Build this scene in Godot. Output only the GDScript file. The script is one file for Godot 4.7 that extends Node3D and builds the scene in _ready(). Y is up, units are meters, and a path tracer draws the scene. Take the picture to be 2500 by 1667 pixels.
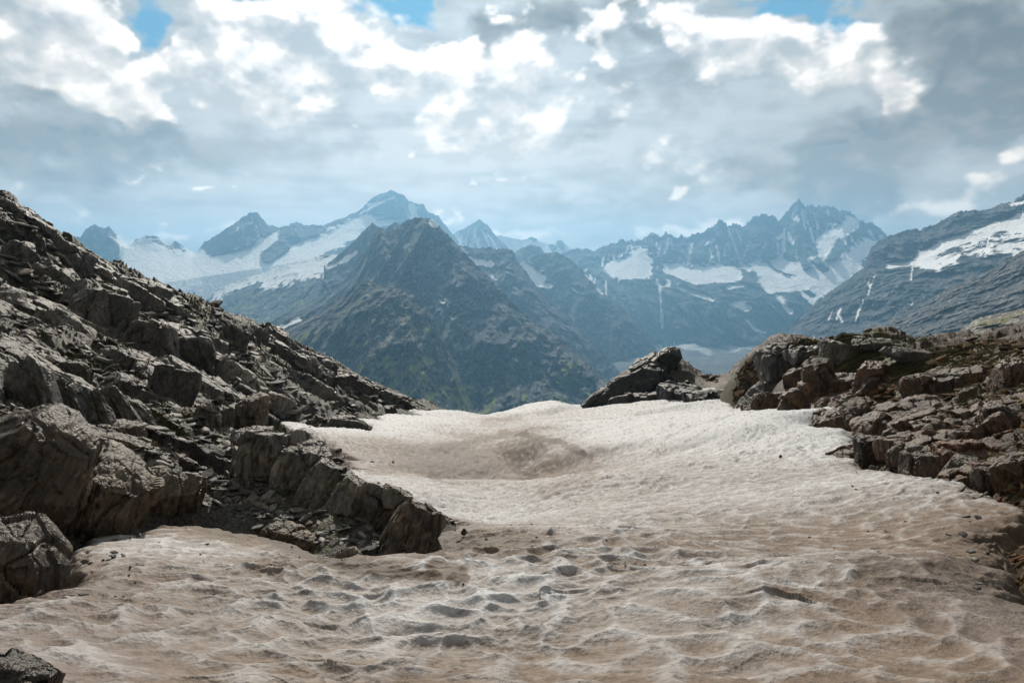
extends Node3D
# An alpine snowfield between two rocky slopes, hazy peaks behind. Metres, y up, the eye at the origin.

const FOC := 1700.0
const PIT := 0.08422
var cp := cos(PIT)
var sp := sin(PIT)

# ---------------------------------------------------------------- helpers
# bearing of a point of the survey sheet: horizontal length 1
func ray(u: float, v: float) -> Vector3:
	var x := (u - 1250.0) / FOC
	var y := (833.5 - v) / FOC
	var yy := y * cp - sp
	var zz := -y * sp - cp
	var h := sqrt(x * x + zz * zz)
	return Vector3(x / h, yy / h, zz / h)

func pt(u: float, v: float, d: float) -> Vector3:
	return ray(u, v) * d

func ss(a: float, b: float, x: float) -> float:
	var t := clampf((x - a) / (b - a), 0.0, 1.0)
	return t * t * (3.0 - 2.0 * t)

func noise(sd: int, freq: float, oct := 4, kind := FastNoiseLite.TYPE_SIMPLEX_SMOOTH, fract := FastNoiseLite.FRACTAL_FBM) -> FastNoiseLite:
	var n := FastNoiseLite.new()
	n.seed = sd
	n.frequency = freq
	n.noise_type = kind
	n.fractal_type = fract if oct > 1 else FastNoiseLite.FRACTAL_NONE
	n.fractal_octaves = oct
	return n

func cells(sd: int, freq: float, ret := FastNoiseLite.RETURN_CELL_VALUE, jit := 1.0) -> FastNoiseLite:
	var n := FastNoiseLite.new()
	n.seed = sd
	n.frequency = freq
	n.noise_type = FastNoiseLite.TYPE_CELLULAR
	n.fractal_type = FastNoiseLite.FRACTAL_NONE
	n.cellular_return_type = ret
	n.cellular_jitter = jit
	n.cellular_distance_function = FastNoiseLite.DISTANCE_EUCLIDEAN
	return n

func lin(r: int, g: int, b: int) -> Color:
	return Color(r / 255.0, g / 255.0, b / 255.0).srgb_to_linear()

func tex(sd: int, freq: float, oct: int, lo: float, hi: float, kind := FastNoiseLite.TYPE_SIMPLEX_SMOOTH, fract := FastNoiseLite.FRACTAL_FBM, size := 1024) -> ImageTexture:
	var n := noise(sd, freq, oct, kind, fract)
	n.fractal_gain = 0.6
	var im := n.get_seamless_image(size, size)
	im.convert(Image.FORMAT_L8)
	var by := im.get_data()
	var lut := PackedByteArray()
	lut.resize(256)
	for i in 256:
		lut[i] = int(clampf(lerpf(lo, hi, i / 255.0), 0.0, 1.0) * 255.0)
	for i in by.size():
		by[i] = lut[by[i]]
	return ImageTexture.create_from_image(Image.create_from_data(size, size, false, Image.FORMAT_L8, by))

func mat(called: String, rough: float, spec: float, albedo: Texture2D, bump: Texture2D, scale: Vector3, cm: float, world := true) -> StandardMaterial3D:
	var m := StandardMaterial3D.new()
	m.resource_name = called
	m.vertex_color_use_as_albedo = true
	m.roughness = rough
	m.metallic_specular = spec
	m.uv1_triplanar = true
	m.uv1_world_triplanar = world
	m.uv1_scale = scale
	m.uv1_triplanar_sharpness = 3.0
	m.albedo_texture = albedo
	if bump:
		m.heightmap_enabled = true
		m.heightmap_texture = bump
		m.heightmap_scale = cm
	return m

func tag(o: Node, label: String, category: String, kind := "", group := "") -> void:
	o.set_meta("label", label)
	if category: o.set_meta("category", category)
	if kind: o.set_meta("kind", kind)
	if group: o.set_meta("group", group)

func surf(vs: PackedVector3Array, ix: PackedInt32Array, cs: PackedColorArray, ns := PackedVector3Array()) -> ArrayMesh:
	var a := []
	a.resize(Mesh.ARRAY_MAX)
	a[Mesh.ARRAY_VERTEX] = vs
	a[Mesh.ARRAY_INDEX] = ix
	if cs.size(): a[Mesh.ARRAY_COLOR] = cs
	if ns.size(): a[Mesh.ARRAY_NORMAL] = ns
	var m := ArrayMesh.new()
	m.add_surface_from_arrays(Mesh.PRIMITIVE_TRIANGLES, a)
	return m

func put(called: String, mesh: Mesh, m: Material, parent: Node = self) -> MeshInstance3D:
	var o := MeshInstance3D.new()
	o.name = called
	o.mesh = mesh
	o.material_override = m
	parent.add_child(o, true)
	return o

# normals of a grid of nr rows of nc points
func grid_normals(vs: PackedVector3Array, nc: int, nr: int) -> PackedVector3Array:
	var ns := PackedVector3Array()
	ns.resize(nc * nr)
	for r in nr:
		var r0 := maxi(r - 1, 0) * nc
		var r1 := mini(r + 1, nr - 1) * nc
		for c in nc:
			var n := (vs[r * nc + mini(c + 1, nc - 1)] - vs[r * nc + maxi(c - 1, 0)]).cross(vs[r0 + c] - vs[r1 + c])
			n = -n if n.y < 0.0 else n
			ns[r * nc + c] = n.normalized()
	return ns

# thin-plate surface through points (a, b, value)
class Plate:
	var at: PackedVector2Array
	var w: PackedFloat64Array
	var c0 := 0.0
	var c1 := 0.0
	var c2 := 0.0
	func fit(p: Array, soft: float) -> void:
		var n := p.size()
		var m := n + 3
		var a: Array[PackedFloat64Array] = []
		for i in m:
			var row := PackedFloat64Array()
			row.resize(m + 1)
			a.append(row)
		for i in n:
			at.append(Vector2(p[i].x, p[i].y))
		for i in n:
			for j in n:
				a[i][j] = phi(at[i].distance_squared_to(at[j])) if i != j else soft
			a[i][n] = 1.0; a[i][n + 1] = at[i].x; a[i][n + 2] = at[i].y
			a[n][i] = 1.0; a[n + 1][i] = at[i].x; a[n + 2][i] = at[i].y
			a[i][m] = p[i].z
		for k in m:
			var best := k
			for i in range(k + 1, m):
				if absf(a[i][k]) > absf(a[best][k]): best = i
			var t := a[k]; a[k] = a[best]; a[best] = t
			var rk := a[k]
			for i in range(k + 1, m):
				var ri := a[i]
				var f := ri[k] / rk[k]
				if f == 0.0: continue
				for j in range(k, m + 1):
					ri[j] -= f * rk[j]
				a[i] = ri
		w.resize(m)
		for k in range(m - 1, -1, -1):
			var s := a[k][m]
			for j in range(k + 1, m):
				s -= a[k][j] * w[j]
			w[k] = s / a[k][k]
		c0 = w[n]; c1 = w[n + 1]; c2 = w[n + 2]
	func phi(r2: float) -> float:
		return r2 * log(r2 + 1e-12)
	func val(x: float, y: float) -> float:
		var s := c0 + c1 * x + c2 * y
		for i in at.size():
			var dx := at[i].x - x
			var dy := at[i].y - y
			var r2 := dx * dx + dy * dy + 1e-12
			s += w[i] * r2 * log(r2)
		return s

# a table over bearing (radians) and log distance
class Table:
	var a0: float
	var l0: float
	var st: float
	var na: int
	var nl: int
	var d: PackedFloat32Array
	func setup(a_: float, a1: float, l_: float, l1: float, s_: float) -> void:
		a0 = a_; l0 = l_; st = s_
		na = int((a1 - a_) / s_) + 2
		nl = int((l1 - l_) / s_) + 2
		d.resize(na * nl)
	func get_at(a: float, l: float) -> float:
		var x := clampf((a - a0) / st, 0.0, na - 1.001)
		var y := clampf((l - l0) / st, 0.0, nl - 1.001)
		var i := int(x)
		var j := int(y)
		x -= i; y -= j
		var k := j * na + i
		return lerpf(lerpf(d[k], d[k + 1], x), lerpf(d[k + na], d[k + na + 1], x), y)

const A0 := -1.05
const A1 := 1.05
var L0 := log(2.6)
var L1 := log(125.0)
var snow_t := Table.new()     # slope of the sight line to the snow surface
var rockl_t := Table.new()
var rockr_t := Table.new()
var inside := Table.new()     # signed distance to the snow's edge over distance, positive on the snow
var dirt_t := Table.new()

func bear(p: Vector3) -> float:
	return atan2(p.x, -p.z)

func fill(t: Table, pts: Array, soft: float, sky: Array = []) -> void:
	var ps := []
	for p in pts:
		var r := ray(p[0], p[1])
		ps.append(Vector3(bear(r), log(p[2]), r.y + (p[3] / p[2] if p.size() > 3 else 0.0)))
	var pl := Plate.new()
	pl.fit(ps, soft)
	t.setup(A0, A1, L0, L1, 0.013)
	for j in t.nl:
		for i in t.na:
			var y := pl.val(A0 + i * t.st, L0 + j * t.st)
			if sky:
				# no ground stands above the skyline
				var u := 1250.0 + FOC * tan(A0 + i * t.st)
				var top := ray(u, row_at(sky, u).x).y - 0.001
				var k := 0.008
				var h := clampf(0.5 + 0.5 * (y - top) / k, 0.0, 1.0)
				y = lerpf(y, top, h) - k * h * (1.0 - h)
			t.d[j * t.na + i] = y

# log distance at which the sight line (u, v) meets a table's surface; the crest if it passes above
func meet(t: Table, u: float, v: float) -> float:
	var r := ray(u, v)
	var a := bear(r)
	var l := L0
	var best := L0
	var top := -9.0
	while l < L1 - 0.03:
		var y := t.get_at(a, l)
		if y > r.y: return l
		if y > top:
			top = y
			best = l
		l += 0.008
	return best

# ---------------------------------------------------------------- the survey
# (column, row, distance): points on the snow
var SNOW := [
	[1250, 1667, 4.6], [1250, 1500, 6.5], [1250, 1400, 8.5], [1230, 1300, 12.0], [1200, 1250, 15.2], [1200, 1200, 19.5], [1200, 1150, 25.5], [1200, 1100, 34.0], [1200, 1060, 46.0], [1190, 1034, 61.0], [1182, 1018, 76.0],
	[1182, 1026, 90.0], [1085, 1014, 90.0], [1300, 1000, 96.0], [1526, 1014, 86.0], [1681, 984, 98.0], [1240, 1012, 80.0], [1182, 1050, 112.0], [1000, 1050, 115.0], [1400, 1040, 118.0], [1700, 1030, 118.0], [2000, 1010, 110.0],
	[300, 1667, 4.5], [0, 1667, 4.4], [0, 1461, 7.0], [180, 1420, 7.9], [195, 1325, 10.4], [375, 1287, 12.0], [600, 1306, 11.5], [784, 1352, 10.0], [998, 1392, 8.8], [1063, 1329, 11.0], [1147, 1262, 14.5],
	[1059, 1229, 17.2], [929, 1191, 21.5], [818, 1157, 27.0], [788, 1135, 30.0], [872, 1118, 33.0], [830, 1099, 36.0], [715, 1050, 45.0], [671, 1025, 51.0], [791, 1042, 49.0], [853, 1020, 58.0], [929, 1023, 59.0], [1025, 1010, 68.0], [1085, 1002, 75.0],
	[1500, 1400, 8.4], [2000, 1420, 8.2], [1800, 1300, 11.6], [1500, 1200, 19.0], [1500, 1120, 29.0], [1450, 1060, 45.0], [1430, 1025, 61.0], [1300, 988, 82.0], [1420, 991, 84.0], [1526, 1003, 74.0], [1681, 966, 82.0], [1774, 968, 74.0], [1801, 1001, 60.0],
	[1880, 1011, 54.0], [1980, 1023, 46.0], [2078, 1056, 34.0], [2111, 1103, 25.0], [2106, 1145, 20.5], [2265, 1173, 17.0], [2359, 1201, 15.0], [2480, 1234, 12.8], [2448, 1294, 10.9], [2405, 1320, 10.2], [2452, 1369, 9.1], [2462, 1452, 7.6], [2500, 1490, 7.0],
	[1800, 1050, 40.0], [1800, 1100, 29.0], [1800, 1150, 22.5], [1800, 1200, 17.8], [2100, 1200, 15.8], [2200, 1300, 11.2], [2000, 1250, 13.8], [2400, 1667, 4.6], [700, 1500, 6.4], [1900, 1530, 6.3], [500, 1400, 8.4]]
# the snow's edge, round the far side from the left
var EDGE := [
	[-400, 1500], [0, 1461], [84, 1455], [149, 1428], [184, 1417], [172, 1394], [176, 1363], [188, 1352], [195, 1325], [226, 1306], [337, 1306], [375, 1287], [459, 1285], [490, 1287], [597, 1306], [650, 1306], [726, 1333], [784, 1352], [830, 1371], [883, 1379], [944, 1379], [998, 1392], [1040, 1371], [1075, 1363], [1063, 1329], [1063, 1294], [1090, 1291], [1124, 1279], [1147, 1262],
	[1059, 1229], [990, 1210], [929, 1191], [860, 1176], [818, 1157], [788, 1141], [788, 1130], [830, 1134], [885, 1138], [833, 1118], [872, 1118], [830, 1099], [768, 1076], [715, 1050], [671, 1025], [726, 1030], [791, 1042], [845, 1050], [895, 1053], [902, 1042], [853, 1020], [879, 1021], [929, 1023], [918, 1011], [937, 1007], [1025, 1013], [990, 1002], [1085, 1002]]
var EDGE_FAR := [[1095, 110.0], [1290, 112.0], [1400, 100.0], [1440, 88.0], [1526, 76.0], [1600, 79.0], [1700, 84.0], [1780, 78.0], [1801, 68.0]]
var EDGE_R := [[1801, 986], [1801, 999], [1858, 1002], [1882, 1011], [1980, 1023], [2027, 1039], [2078, 1056], [2097, 1079], [2111, 1103], [2097, 1112], [2106, 1145], [2167, 1154], [2265, 1173], [2359, 1201], [2429, 1222], [2480, 1234], [2497, 1252], [2485, 1276], [2448, 1294], [2405, 1320], [2429, 1337], [2430, 1351], [2452, 1369], [2450, 1400], [2462, 1452], [2500, 1489], [2800, 1560]]
# points on the left slope: skyline, then downwards
var LEFT := [
	[-500, 250, 66.0], [0, 470, 74.0], [132, 560, 79.0], [260, 640, 84.0], [377, 697, 86.0], [448, 741, 87.0], [563, 772, 84.0], [651, 792, 82.0], [719, 838, 81.0], [819, 892, 80.0], [957, 955, 79.0], [1085, 1004, 77.0],
	[0, 700, 112.0], [448, 850, 118.0], [819, 980, 115.0], [1085, 1060, 118.0],
	[-400, 650, 40.0], [0, 650, 46.0], [0, 800, 32.0], [0, 900, 22.0], [0, 985, 14.5], [-400, 1000, 14.0], [150, 800, 38.0], [130, 950, 23.0], [300, 900, 30.0], [300, 800, 46.0], [330, 1000, 21.0], [400, 850, 42.0], [400, 1060, 19.0], [400, 1200, 14.0], [500, 950, 33.0], [560, 1040, 22.0], [560, 1150, 16.0], [600, 850, 60.0], [600, 1000, 34.0], [700, 950, 54.0], [700, 1250, 13.2], [720, 1180, 18.0], [800, 960, 66.0], [850, 1000, 68.0], [900, 1300, 11.6], [960, 1240, 15.5], [250, 1180, 14.0], [60, 1250, 11.2], [120, 1380, 8.9], [-300, 1400, 8.0], [640, 1120, 19.0]]
# points on the right slope
var RIGHT := [
	[1430, 985, 88.0], [1493, 930, 87.0], [1564, 888, 86.0], [1619, 862, 84.0], [1670, 876, 84.0], [1725, 922, 80.0], [1785, 920, 70.0], [1832, 860, 62.0], [1891, 818, 58.0], [1942, 819, 56.0], [2023, 833, 55.0], [2095, 833, 53.0], [2168, 823, 50.0], [2231, 839, 50.0], [2329, 833, 46.0], [2435, 830, 42.0], [2500, 813, 38.0], [2850, 720, 30.0],
	[1619, 960, 120.0], [1891, 900, 120.0], [2168, 900, 112.0], [2500, 900, 105.0],
	[1640, 940, 76.0], [1750, 950, 66.0], [1880, 930, 50.0], [1900, 985, 47.0], [2050, 860, 48.0], [2150, 900, 42.0], [2200, 935, 37.0], [2100, 925, 39.0], [2000, 960, 40.0], [2080, 1010, 33.0], [2150, 1060, 25.0], [2180, 1120, 20.0], [2300, 960, 31.0], [2300, 1050, 24.0], [2350, 1140, 17.0], [2450, 950, 28.0], [2450, 1080, 19.0], [2480, 1180, 14.0], [2850, 1100, 14.0], [2850, 1350, 8.5], [2500, 1350, 9.0]]

# bearing of a grid column: fine between a0 and a1, wide beyond, out to b0 and b1
func column(c: int, cols: int, side0: int, side1: int, a0: float, a1: float, b0: float, b1: float) -> float:
	if c < side0: return lerpf(b0, a0, c / float(side0))
	if c > cols - 1 - side1: return lerpf(a1, b1, (c - (cols - 1 - side1)) / float(side1))
	return lerpf(a0, a1, (c - side0) / float(cols - 1 - side0 - side1))

func snow_y(a: float, l: float) -> float:
	return snow_t.get_at(a, l) * exp(l)

func survey() -> void:
	fill(snow_t, SNOW, 0.0004)
	# the edge on the snow surface, as bearing and log distance
	var poly := PackedVector2Array()
	for e in EDGE:
		poly.append(Vector2(bear(ray(e[0], e[1])), meet(snow_t, e[0], e[1])))
	for e in EDGE_FAR:
		poly.append(Vector2(bear(ray(e[0], 1000)), log(e[1])))
	for e in EDGE_R:
		poly.append(Vector2(bear(ray(e[0], e[1])), meet(snow_t, e[0], e[1])))
	poly.append(Vector2(1.15, L0 - 0.2)); poly.append(Vector2(-1.15, L0 - 0.2))
	var t := inside
	t.setup(A0, A1, L0, L1, 0.0045)
	# scan fill
	var far := 60.0
	var flag := PackedByteArray()
	flag.resize(t.na * t.nl)
	for j in t.nl:
		var y := L0 + j * t.st
		var xs := []
		for k in poly.size():
			var p := poly[k]
			var q := poly[(k + 1) % poly.size()]
			if (p.y <= y) != (q.y <= y):
				xs.append(p.x + (y - p.y) / (q.y - p.y) * (q.x - p.x))
		xs.sort()
		for k in range(0, xs.size() - 1, 2):
			var i0 := clampi(ceili((xs[k] - A0) / t.st), 0, t.na)
			var i1 := clampi(floori((xs[k + 1] - A0) / t.st), -1, t.na - 1)
			for i in range(i0, i1 + 1):
				flag[j * t.na + i] = 1
	var di := PackedFloat32Array()
	var dout := PackedFloat32Array()
	di.resize(t.na * t.nl); dout.resize(t.na * t.nl)
	for k in flag.size():
		di[k] = far if flag[k] else 0.0
		dout[k] = 0.0 if flag[k] else far
	for arr in 2:
		var g := di if arr == 0 else dout
		for j in range(1, t.nl):
			for i in range(1, t.na - 1):
				var k := j * t.na + i
				if g[k] > 0.0:
					g[k] = minf(minf(g[k], minf(g[k - 1], g[k - t.na]) + 1.0), minf(g[k - t.na - 1], g[k - t.na + 1]) + 1.414)
		for j in range(t.nl - 2, -1, -1):
			for i in range(t.na - 2, 0, -1):
				var k := j * t.na + i
				if g[k] > 0.0:
					g[k] = minf(minf(g[k], minf(g[k + 1], g[k + t.na]) + 1.0), minf(g[k + t.na - 1], g[k + t.na + 1]) + 1.414)
		if arr == 0: di = g
		else: dout = g
	for k in flag.size():
		t.d[k] = (di[k] - 0.5 if flag[k] else 0.5 - dout[k]) * t.st
	# the rock meets the snow a little below its rim
	var lp := LEFT.duplicate()
	var rp := RIGHT.duplicate()
	for k in EDGE.size():
		if k % 2 == 0 or k > 26:
			lp.append([EDGE[k][0], EDGE[k][1], exp(meet(snow_t, EDGE[k][0], EDGE[k][1])), -0.22])
	for k in range(1, EDGE_R.size()):
		rp.append([EDGE_R[k][0], EDGE_R[k][1], exp(meet(snow_t, EDGE_R[k][0], EDGE_R[k][1])), -0.22])
	fill(rockl_t, lp, 0.0006, LEFT.slice(0, 12))
	fill(rockr_t, rp, 0.0006, RIGHT.slice(0, 18))

# ---------------------------------------------------------------- snow
var n_warp := noise(11, 0.9, 2)
var n_big := noise(12, 0.09, 3)
var n_mid := noise(13, 0.6, 3)
var n_fine := noise(14, 3.0, 4)
var n_streak := noise(15, 0.55, 4)
var c_cup := cells(16, 1.0, FastNoiseLite.RETURN_DISTANCE, 0.95)
var c_val := cells(16, 1.0, FastNoiseLite.RETURN_CELL_VALUE, 0.95)
var n_crest := noise(18, 1.0, 1)
var c_cup2 := cells(17, 1.0, FastNoiseLite.RETURN_DISTANCE, 0.95)

# soft swells of the surface: (column, row on the snow, half width, half depth, turn, height)
var SWELL := [[1500, 1340, 3.2, 1.3, 0.25, 0.22], [2050, 1450, 2.6, 1.0, -0.5, 0.2], [1560, 1075, 9.0, 4.0, 0.3, 0.2], [2150, 1230, 4.0, 2.0, 0.2, 0.3], [1950, 1090, 5.0, 3.0, 0.1, 0.5], [900, 1300, 0.1, 0.1, 0.0, 0.0], [1420, 1180, 4.0, 2.0, 0.7, 0.35], [640, 1420, 2.2, 1.0, -0.2, 0.08], [1190, 1200, 2.4, 5.0, 0.1, -0.6], [1230, 1100, 6.0, 6.0, 0.2, -1.6], [1180, 1045, 4.0, 9.0, -0.1, -0.9]]
# flat-topped lobes with a rounded brink: as above, then how wide the brink is
var LOBE := [[1665, 1058, 9.0, 11.0, 0.15, 0.9, 0.3], [1700, 986, 12.0, 9.0, 0.0, 0.7, 0.5], [1480, 1440, 3.6, 2.4, 0.15, 0.16, 0.8], [2150, 1500, 3.0, 1.5, -0.3, 0.14, 0.8], [1290, 1000, 5.0, 6.0, 0.0, 0.35, 0.5]]
var lobes := []
var swells := []

func snow_lift(x: float, z: float, d: float) -> Vector2:
	var up := 0.0
	for s in swells:
		var dx: float = x - s[0]
		var dz: float = z - s[1]
		var a: float = (dx * s[2] + dz * s[3]) / s[4]
		var b: float = (dz * s[2] - dx * s[3]) / s[5]
		var q := a * a + b * b
		if q < 6.0: up += s[6] * exp(-q)
	for s in lobes:
		var dx: float = x - s[0]
		var dz: float = z - s[1]
		var a: float = (dx * s[2] + dz * s[3]) / s[4]
		var b: float = (dz * s[2] - dx * s[3]) / s[5]
		var q := a * a + b * b
		if q < 2.0: up += s[6] * ss(1.18, 1.18 - s[7], sqrt(q) + n_warp.get_noise_2d(x * 0.15, z * 0.15) * 0.12)
	up += n_big.get_noise_2d(x, z) * minf(0.4, 0.012 * d + 0.03)
	# sun cups: thin curved crests round smooth bowls, wider across the fall line
	var wx := x + n_warp.get_noise_2d(x * 0.6, z * 0.6) * 0.30
	var wz := z + n_warp.get_noise_2d(x * 0.6 + 31.0, z * 0.6 + 17.0) * 0.24
	var depth := clampf(0.6 + n_mid.get_noise_2d(x * 0.22, z * 0.22) * 0.8, 0.5, 1.2)
	var n1 := n_crest.get_noise_2d(wx * 0.8 + wz * 0.2, wz * 1.6)
	var n2 := n_crest.get_noise_2d(wx * 1.9 - wz * 0.5 + 40.0, wz * 3.6 + 11.0)
	var c1 := 1.0 - absf(n1)
	var c2 := 1.0 - absf(n2)
	var f := c_cup.get_noise_2d(wx * 1.1, wz * 1.8) + 1.0
	var rnd := c_val.get_noise_2d(wx * 1.1, wz * 1.8)
	var hole := exp(-f * f * 6.0) * ss(0.35, 0.9, rnd)
	var g := c_cup2.get_noise_2d(wx * 3.3, wz * 3.9) + 1.0
	var g2 := c_cup2.get_noise_2d(wx * 4.0 + 90.0, wz * 4.4) + 1.0
	var up2 := 0.026 * pow(c1, 1.8) * depth + 0.014 * c2 * c2 * depth + (0.125 * minf(g * g, 0.6) + 0.025 * minf(g2 * g2, 0.6)) * depth - 0.07 * hole
	return Vector2(up + up2 + n_mid.get_noise_2d(x * 0.6, z * 0.6) * 0.014 + n_fine.get_noise_2d(x, z) * 0.003, ss(0.32, 0.7, g) + 0.5 * hole)

func build_snow() -> void:
	for s in SWELL:
		var l := meet(snow_t, s[0], s[1])
		var p := ray(s[0], s[1]) * exp(l)
		swells.append([p.x, p.z, cos(s[4]), sin(s[4]), s[2], s[3], s[5]])
	for s in LOBE:
		var p := ray(s[0], s[1]) * exp(meet(snow_t, s[0], s[1]))
		lobes.append([p.x, p.z, cos(s[4]), sin(s[4]), s[2], s[3], s[5], s[6]])
	var cols := 1010
	var ds := [3.4]
	while ds[-1] < 118.0:
		var d: float = ds[-1]
		ds.append(d * (1.0 + 1.05 / (696.0 * (2.6 / d + 0.16))))
	var nr := ds.size()
	var vs := PackedVector3Array()
	var cs := PackedColorArray()
	vs.resize(cols * nr); cs.resize(cols * nr)
	var keep := PackedByteArray()
	keep.resize(cols * nr)
	var clean := Color(0.50, 0.502, 0.51)
	var beige := Color(0.155, 0.104, 0.066)
	var brown := Color(0.075, 0.055, 0.04)
	var pink := Color(0.185, 0.143, 0.12)
	for r in nr:
		var d: float = ds[r]
		var l := log(d)
		for c in cols:
			var a := column(c, cols, 55, 55, -0.69, 0.69, -1.0, 1.0)
			var k := r * cols + c
			var x := d * sin(a)
			var z := -d * cos(a)
			var e := inside.get_at(a, l)
			if e < -0.05: continue
			var em := e * d + n_mid.get_noise_2d(x * 1.7, z * 1.7) * 0.2 + n_fine.get_noise_2d(x, z) * 0.1
			keep[k] = 1 if em > -0.30 else 0
			var lift := snow_lift(x, z, d)
			var lip := clampf(em / (0.30 + 0.006 * d), -1.0, 1.0)
			var y := snow_y(a, l) + lift.x * clampf(0.35 + em, 0.3, 1.0)
			if lip < 1.0:
				var q := 1.0 - lip
				y -= (0.09 + 0.004 * d) * (1.0 - sqrt(maxf(0.0, 1.0 - q * q)) if q < 1.0 else 1.0 + 2.2 * (q - 1.0))
			vs[k] = Vector3(x, y, z)
			# dirt: blown dust in streaks, thinner in the fresh hollows
			var wx := x + n_warp.get_noise_2d(x * 0.4, z * 0.4) * 1.2
			var st := n_streak.get_noise_2d(wx * 0.8, z * 2.6)
			var st2 := n_streak.get_noise_2d(wx * 4.0 + 50.0, z * 9.0)
			var lv := (dirt_t.get_at(a, l) - 0.42) * 1.6 + 0.47
			var sc := FOC / (d * (cos(a) * cp - y / d * sp))
			var su := 1250.0 + x * sc
			var sv := 833.5 - (y * cp - z * sp) * sc
			for g in GRIME:
				if sv > minf(g[1], g[3]) - g[4] and sv < maxf(g[1], g[3]) + g[4]:
					var q := near_line(g, su, sv + st * 10.0)
					if q > 0.0: lv += g[5] * minf(1.0, q * 2.0)
			var dt := lv + 0.5 * exp(-maxf(em, 0.0) * 2.5) + st * 0.16 + st2 * 0.12 - (lift.y - 0.35) * 0.38 + n_fine.get_noise_2d(x * 3.0, z * 3.0) * 0.16
			var col := clean.lerp(beige.lerp(pink, clampf(0.5 + 2.2 * n_big.get_noise_2d(x * 1.4 + 60.0, z * 0.8), 0.0, 1.0)), clampf(dt, 0.0, 1.0))
			col = col.lerp(brown, clampf((dt - 0.95) * 1.1, 0.0, 0.8))
			col = col.lerp(brown, 0.6 * ss(0.30, 0.42, n_fine.get_noise_2d(x * 2.2 + 7.0, z * 3.6) + 0.35 * st))
			cs[k] = col
	var ns := grid_normals(vs, cols, nr)
	var ix := PackedInt32Array()
	for r in nr - 1:
		for c in cols - 1:
			var k := r * cols + c
			if keep[k] and keep[k + 1] and keep[k + cols] and keep[k + cols + 1]:
				ix.append(k); ix.append(k + cols); ix.append(k + 1)
				ix.append(k + 1); ix.append(k + cols); ix.append(k + cols + 1)
	var m := mat("old_snow", 0.72, 0.4, tex(21, 0.02, 5, 0.80, 1.08), tex(22, 0.03, 6, 0.0, 1.0), Vector3.ONE * 0.5, 1.0)
	var o := put("snowfield", surf(vs, ix, cs, ns), m)
	fallen(o)
	tag(o, "dirty snowfield with sun cups filling the hollow between the slopes", "snow", "structure")

# melt lines and slush on the snow: (column, row) to (column, row), half width, strength
var GRIME := [[1220, 1052, 1290, 1062, 7, 0.7], [1285, 1062, 1360, 1078, 9, 0.9], [1360, 1078, 1420, 1102, 9, 1.0], [1420, 1102, 1442, 1120, 9, 0.8], [1060, 1098, 1135, 1082, 10, 0.8], [1135, 1082, 1235, 1062, 8, 0.7], [1235, 1062, 1300, 1046, 6, 0.4], [1300, 1046, 1420, 1036, 6, 0.3], [1180, 1030, 1270, 1018, 10, 0.35], [640, 1308, 740, 1343, 17, 1.3], [740, 1343, 840, 1378, 17, 1.3], [840, 1378, 1000, 1402, 19, 1.3], [1000, 1402, 1135, 1413, 16, 1.1], [1060, 1380, 1120, 1400, 26, 0.9], [870, 1186, 1000, 1222, 10, 0.5], [1000, 1222, 1090, 1300, 16, 0.5], [1060, 1160, 1180, 1150, 18, 0.4], [900, 1150, 1050, 1140, 14, 0.35], [1320, 1200, 1440, 1160, 20, 0.25], [1330, 1330, 1700, 1372, 12, -0.25], [1700, 1372, 2130, 1470, 14, -0.3], [2130, 1400, 2450, 1440, 50, 0.25], [1800, 1400, 2300, 1520, 30, 0.2]]

# stones that have rolled onto the snow
func fallen(parent: Node) -> void:
	var rng := RandomNumberGenerator.new()
	rng.seed = 404
	var meshes := []
	for k in 6: meshes.append(slab_mesh(9000 + k))
	var ms := []
	for c in [Color(0.06, 0.052, 0.045), Color(0.1, 0.09, 0.08), Color(0.16, 0.145, 0.125)]:
		var m := mat("stone", 0.7, 0.4, t_rock, null, Vector3.ONE * 1.1, 0.0)
		m.vertex_color_use_as_albedo = false
		m.albedo_color = (c as Color).linear_to_srgb()
		ms.append(m)
	var n := 0
	while n < 170:
		var u := rng.randf_range(60, 2480)
		var v := rng.randf_range(1010, 1500)
		var l := meet(snow_t, u, v)
		var a := bear(ray(u, v))
		var d := exp(l)
		var em := inside.get_at(a, l) * d
		if em < 0.1 or rng.randf() > exp(-em * 0.9) + 0.012: continue
		var p := Vector3(d * sin(a), snow_y(a, l), -d * cos(a))
		p.y += snow_lift(p.x, p.z, d).x
		var r := clampf(rng.randf_range(2.0, 7.5) * d / FOC * (1.8 if em < 0.6 else 1.0), 0.012, 0.3)
		var o := put("stone", meshes[n % 6], ms[n % 3], parent)
		o.transform = Transform3D(Basis(Vector3(rng.randfn(), 2.5, rng.randfn()).normalized(), rng.randf() * TAU).scaled(Vector3.ONE * r), p)
		n += 1

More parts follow.
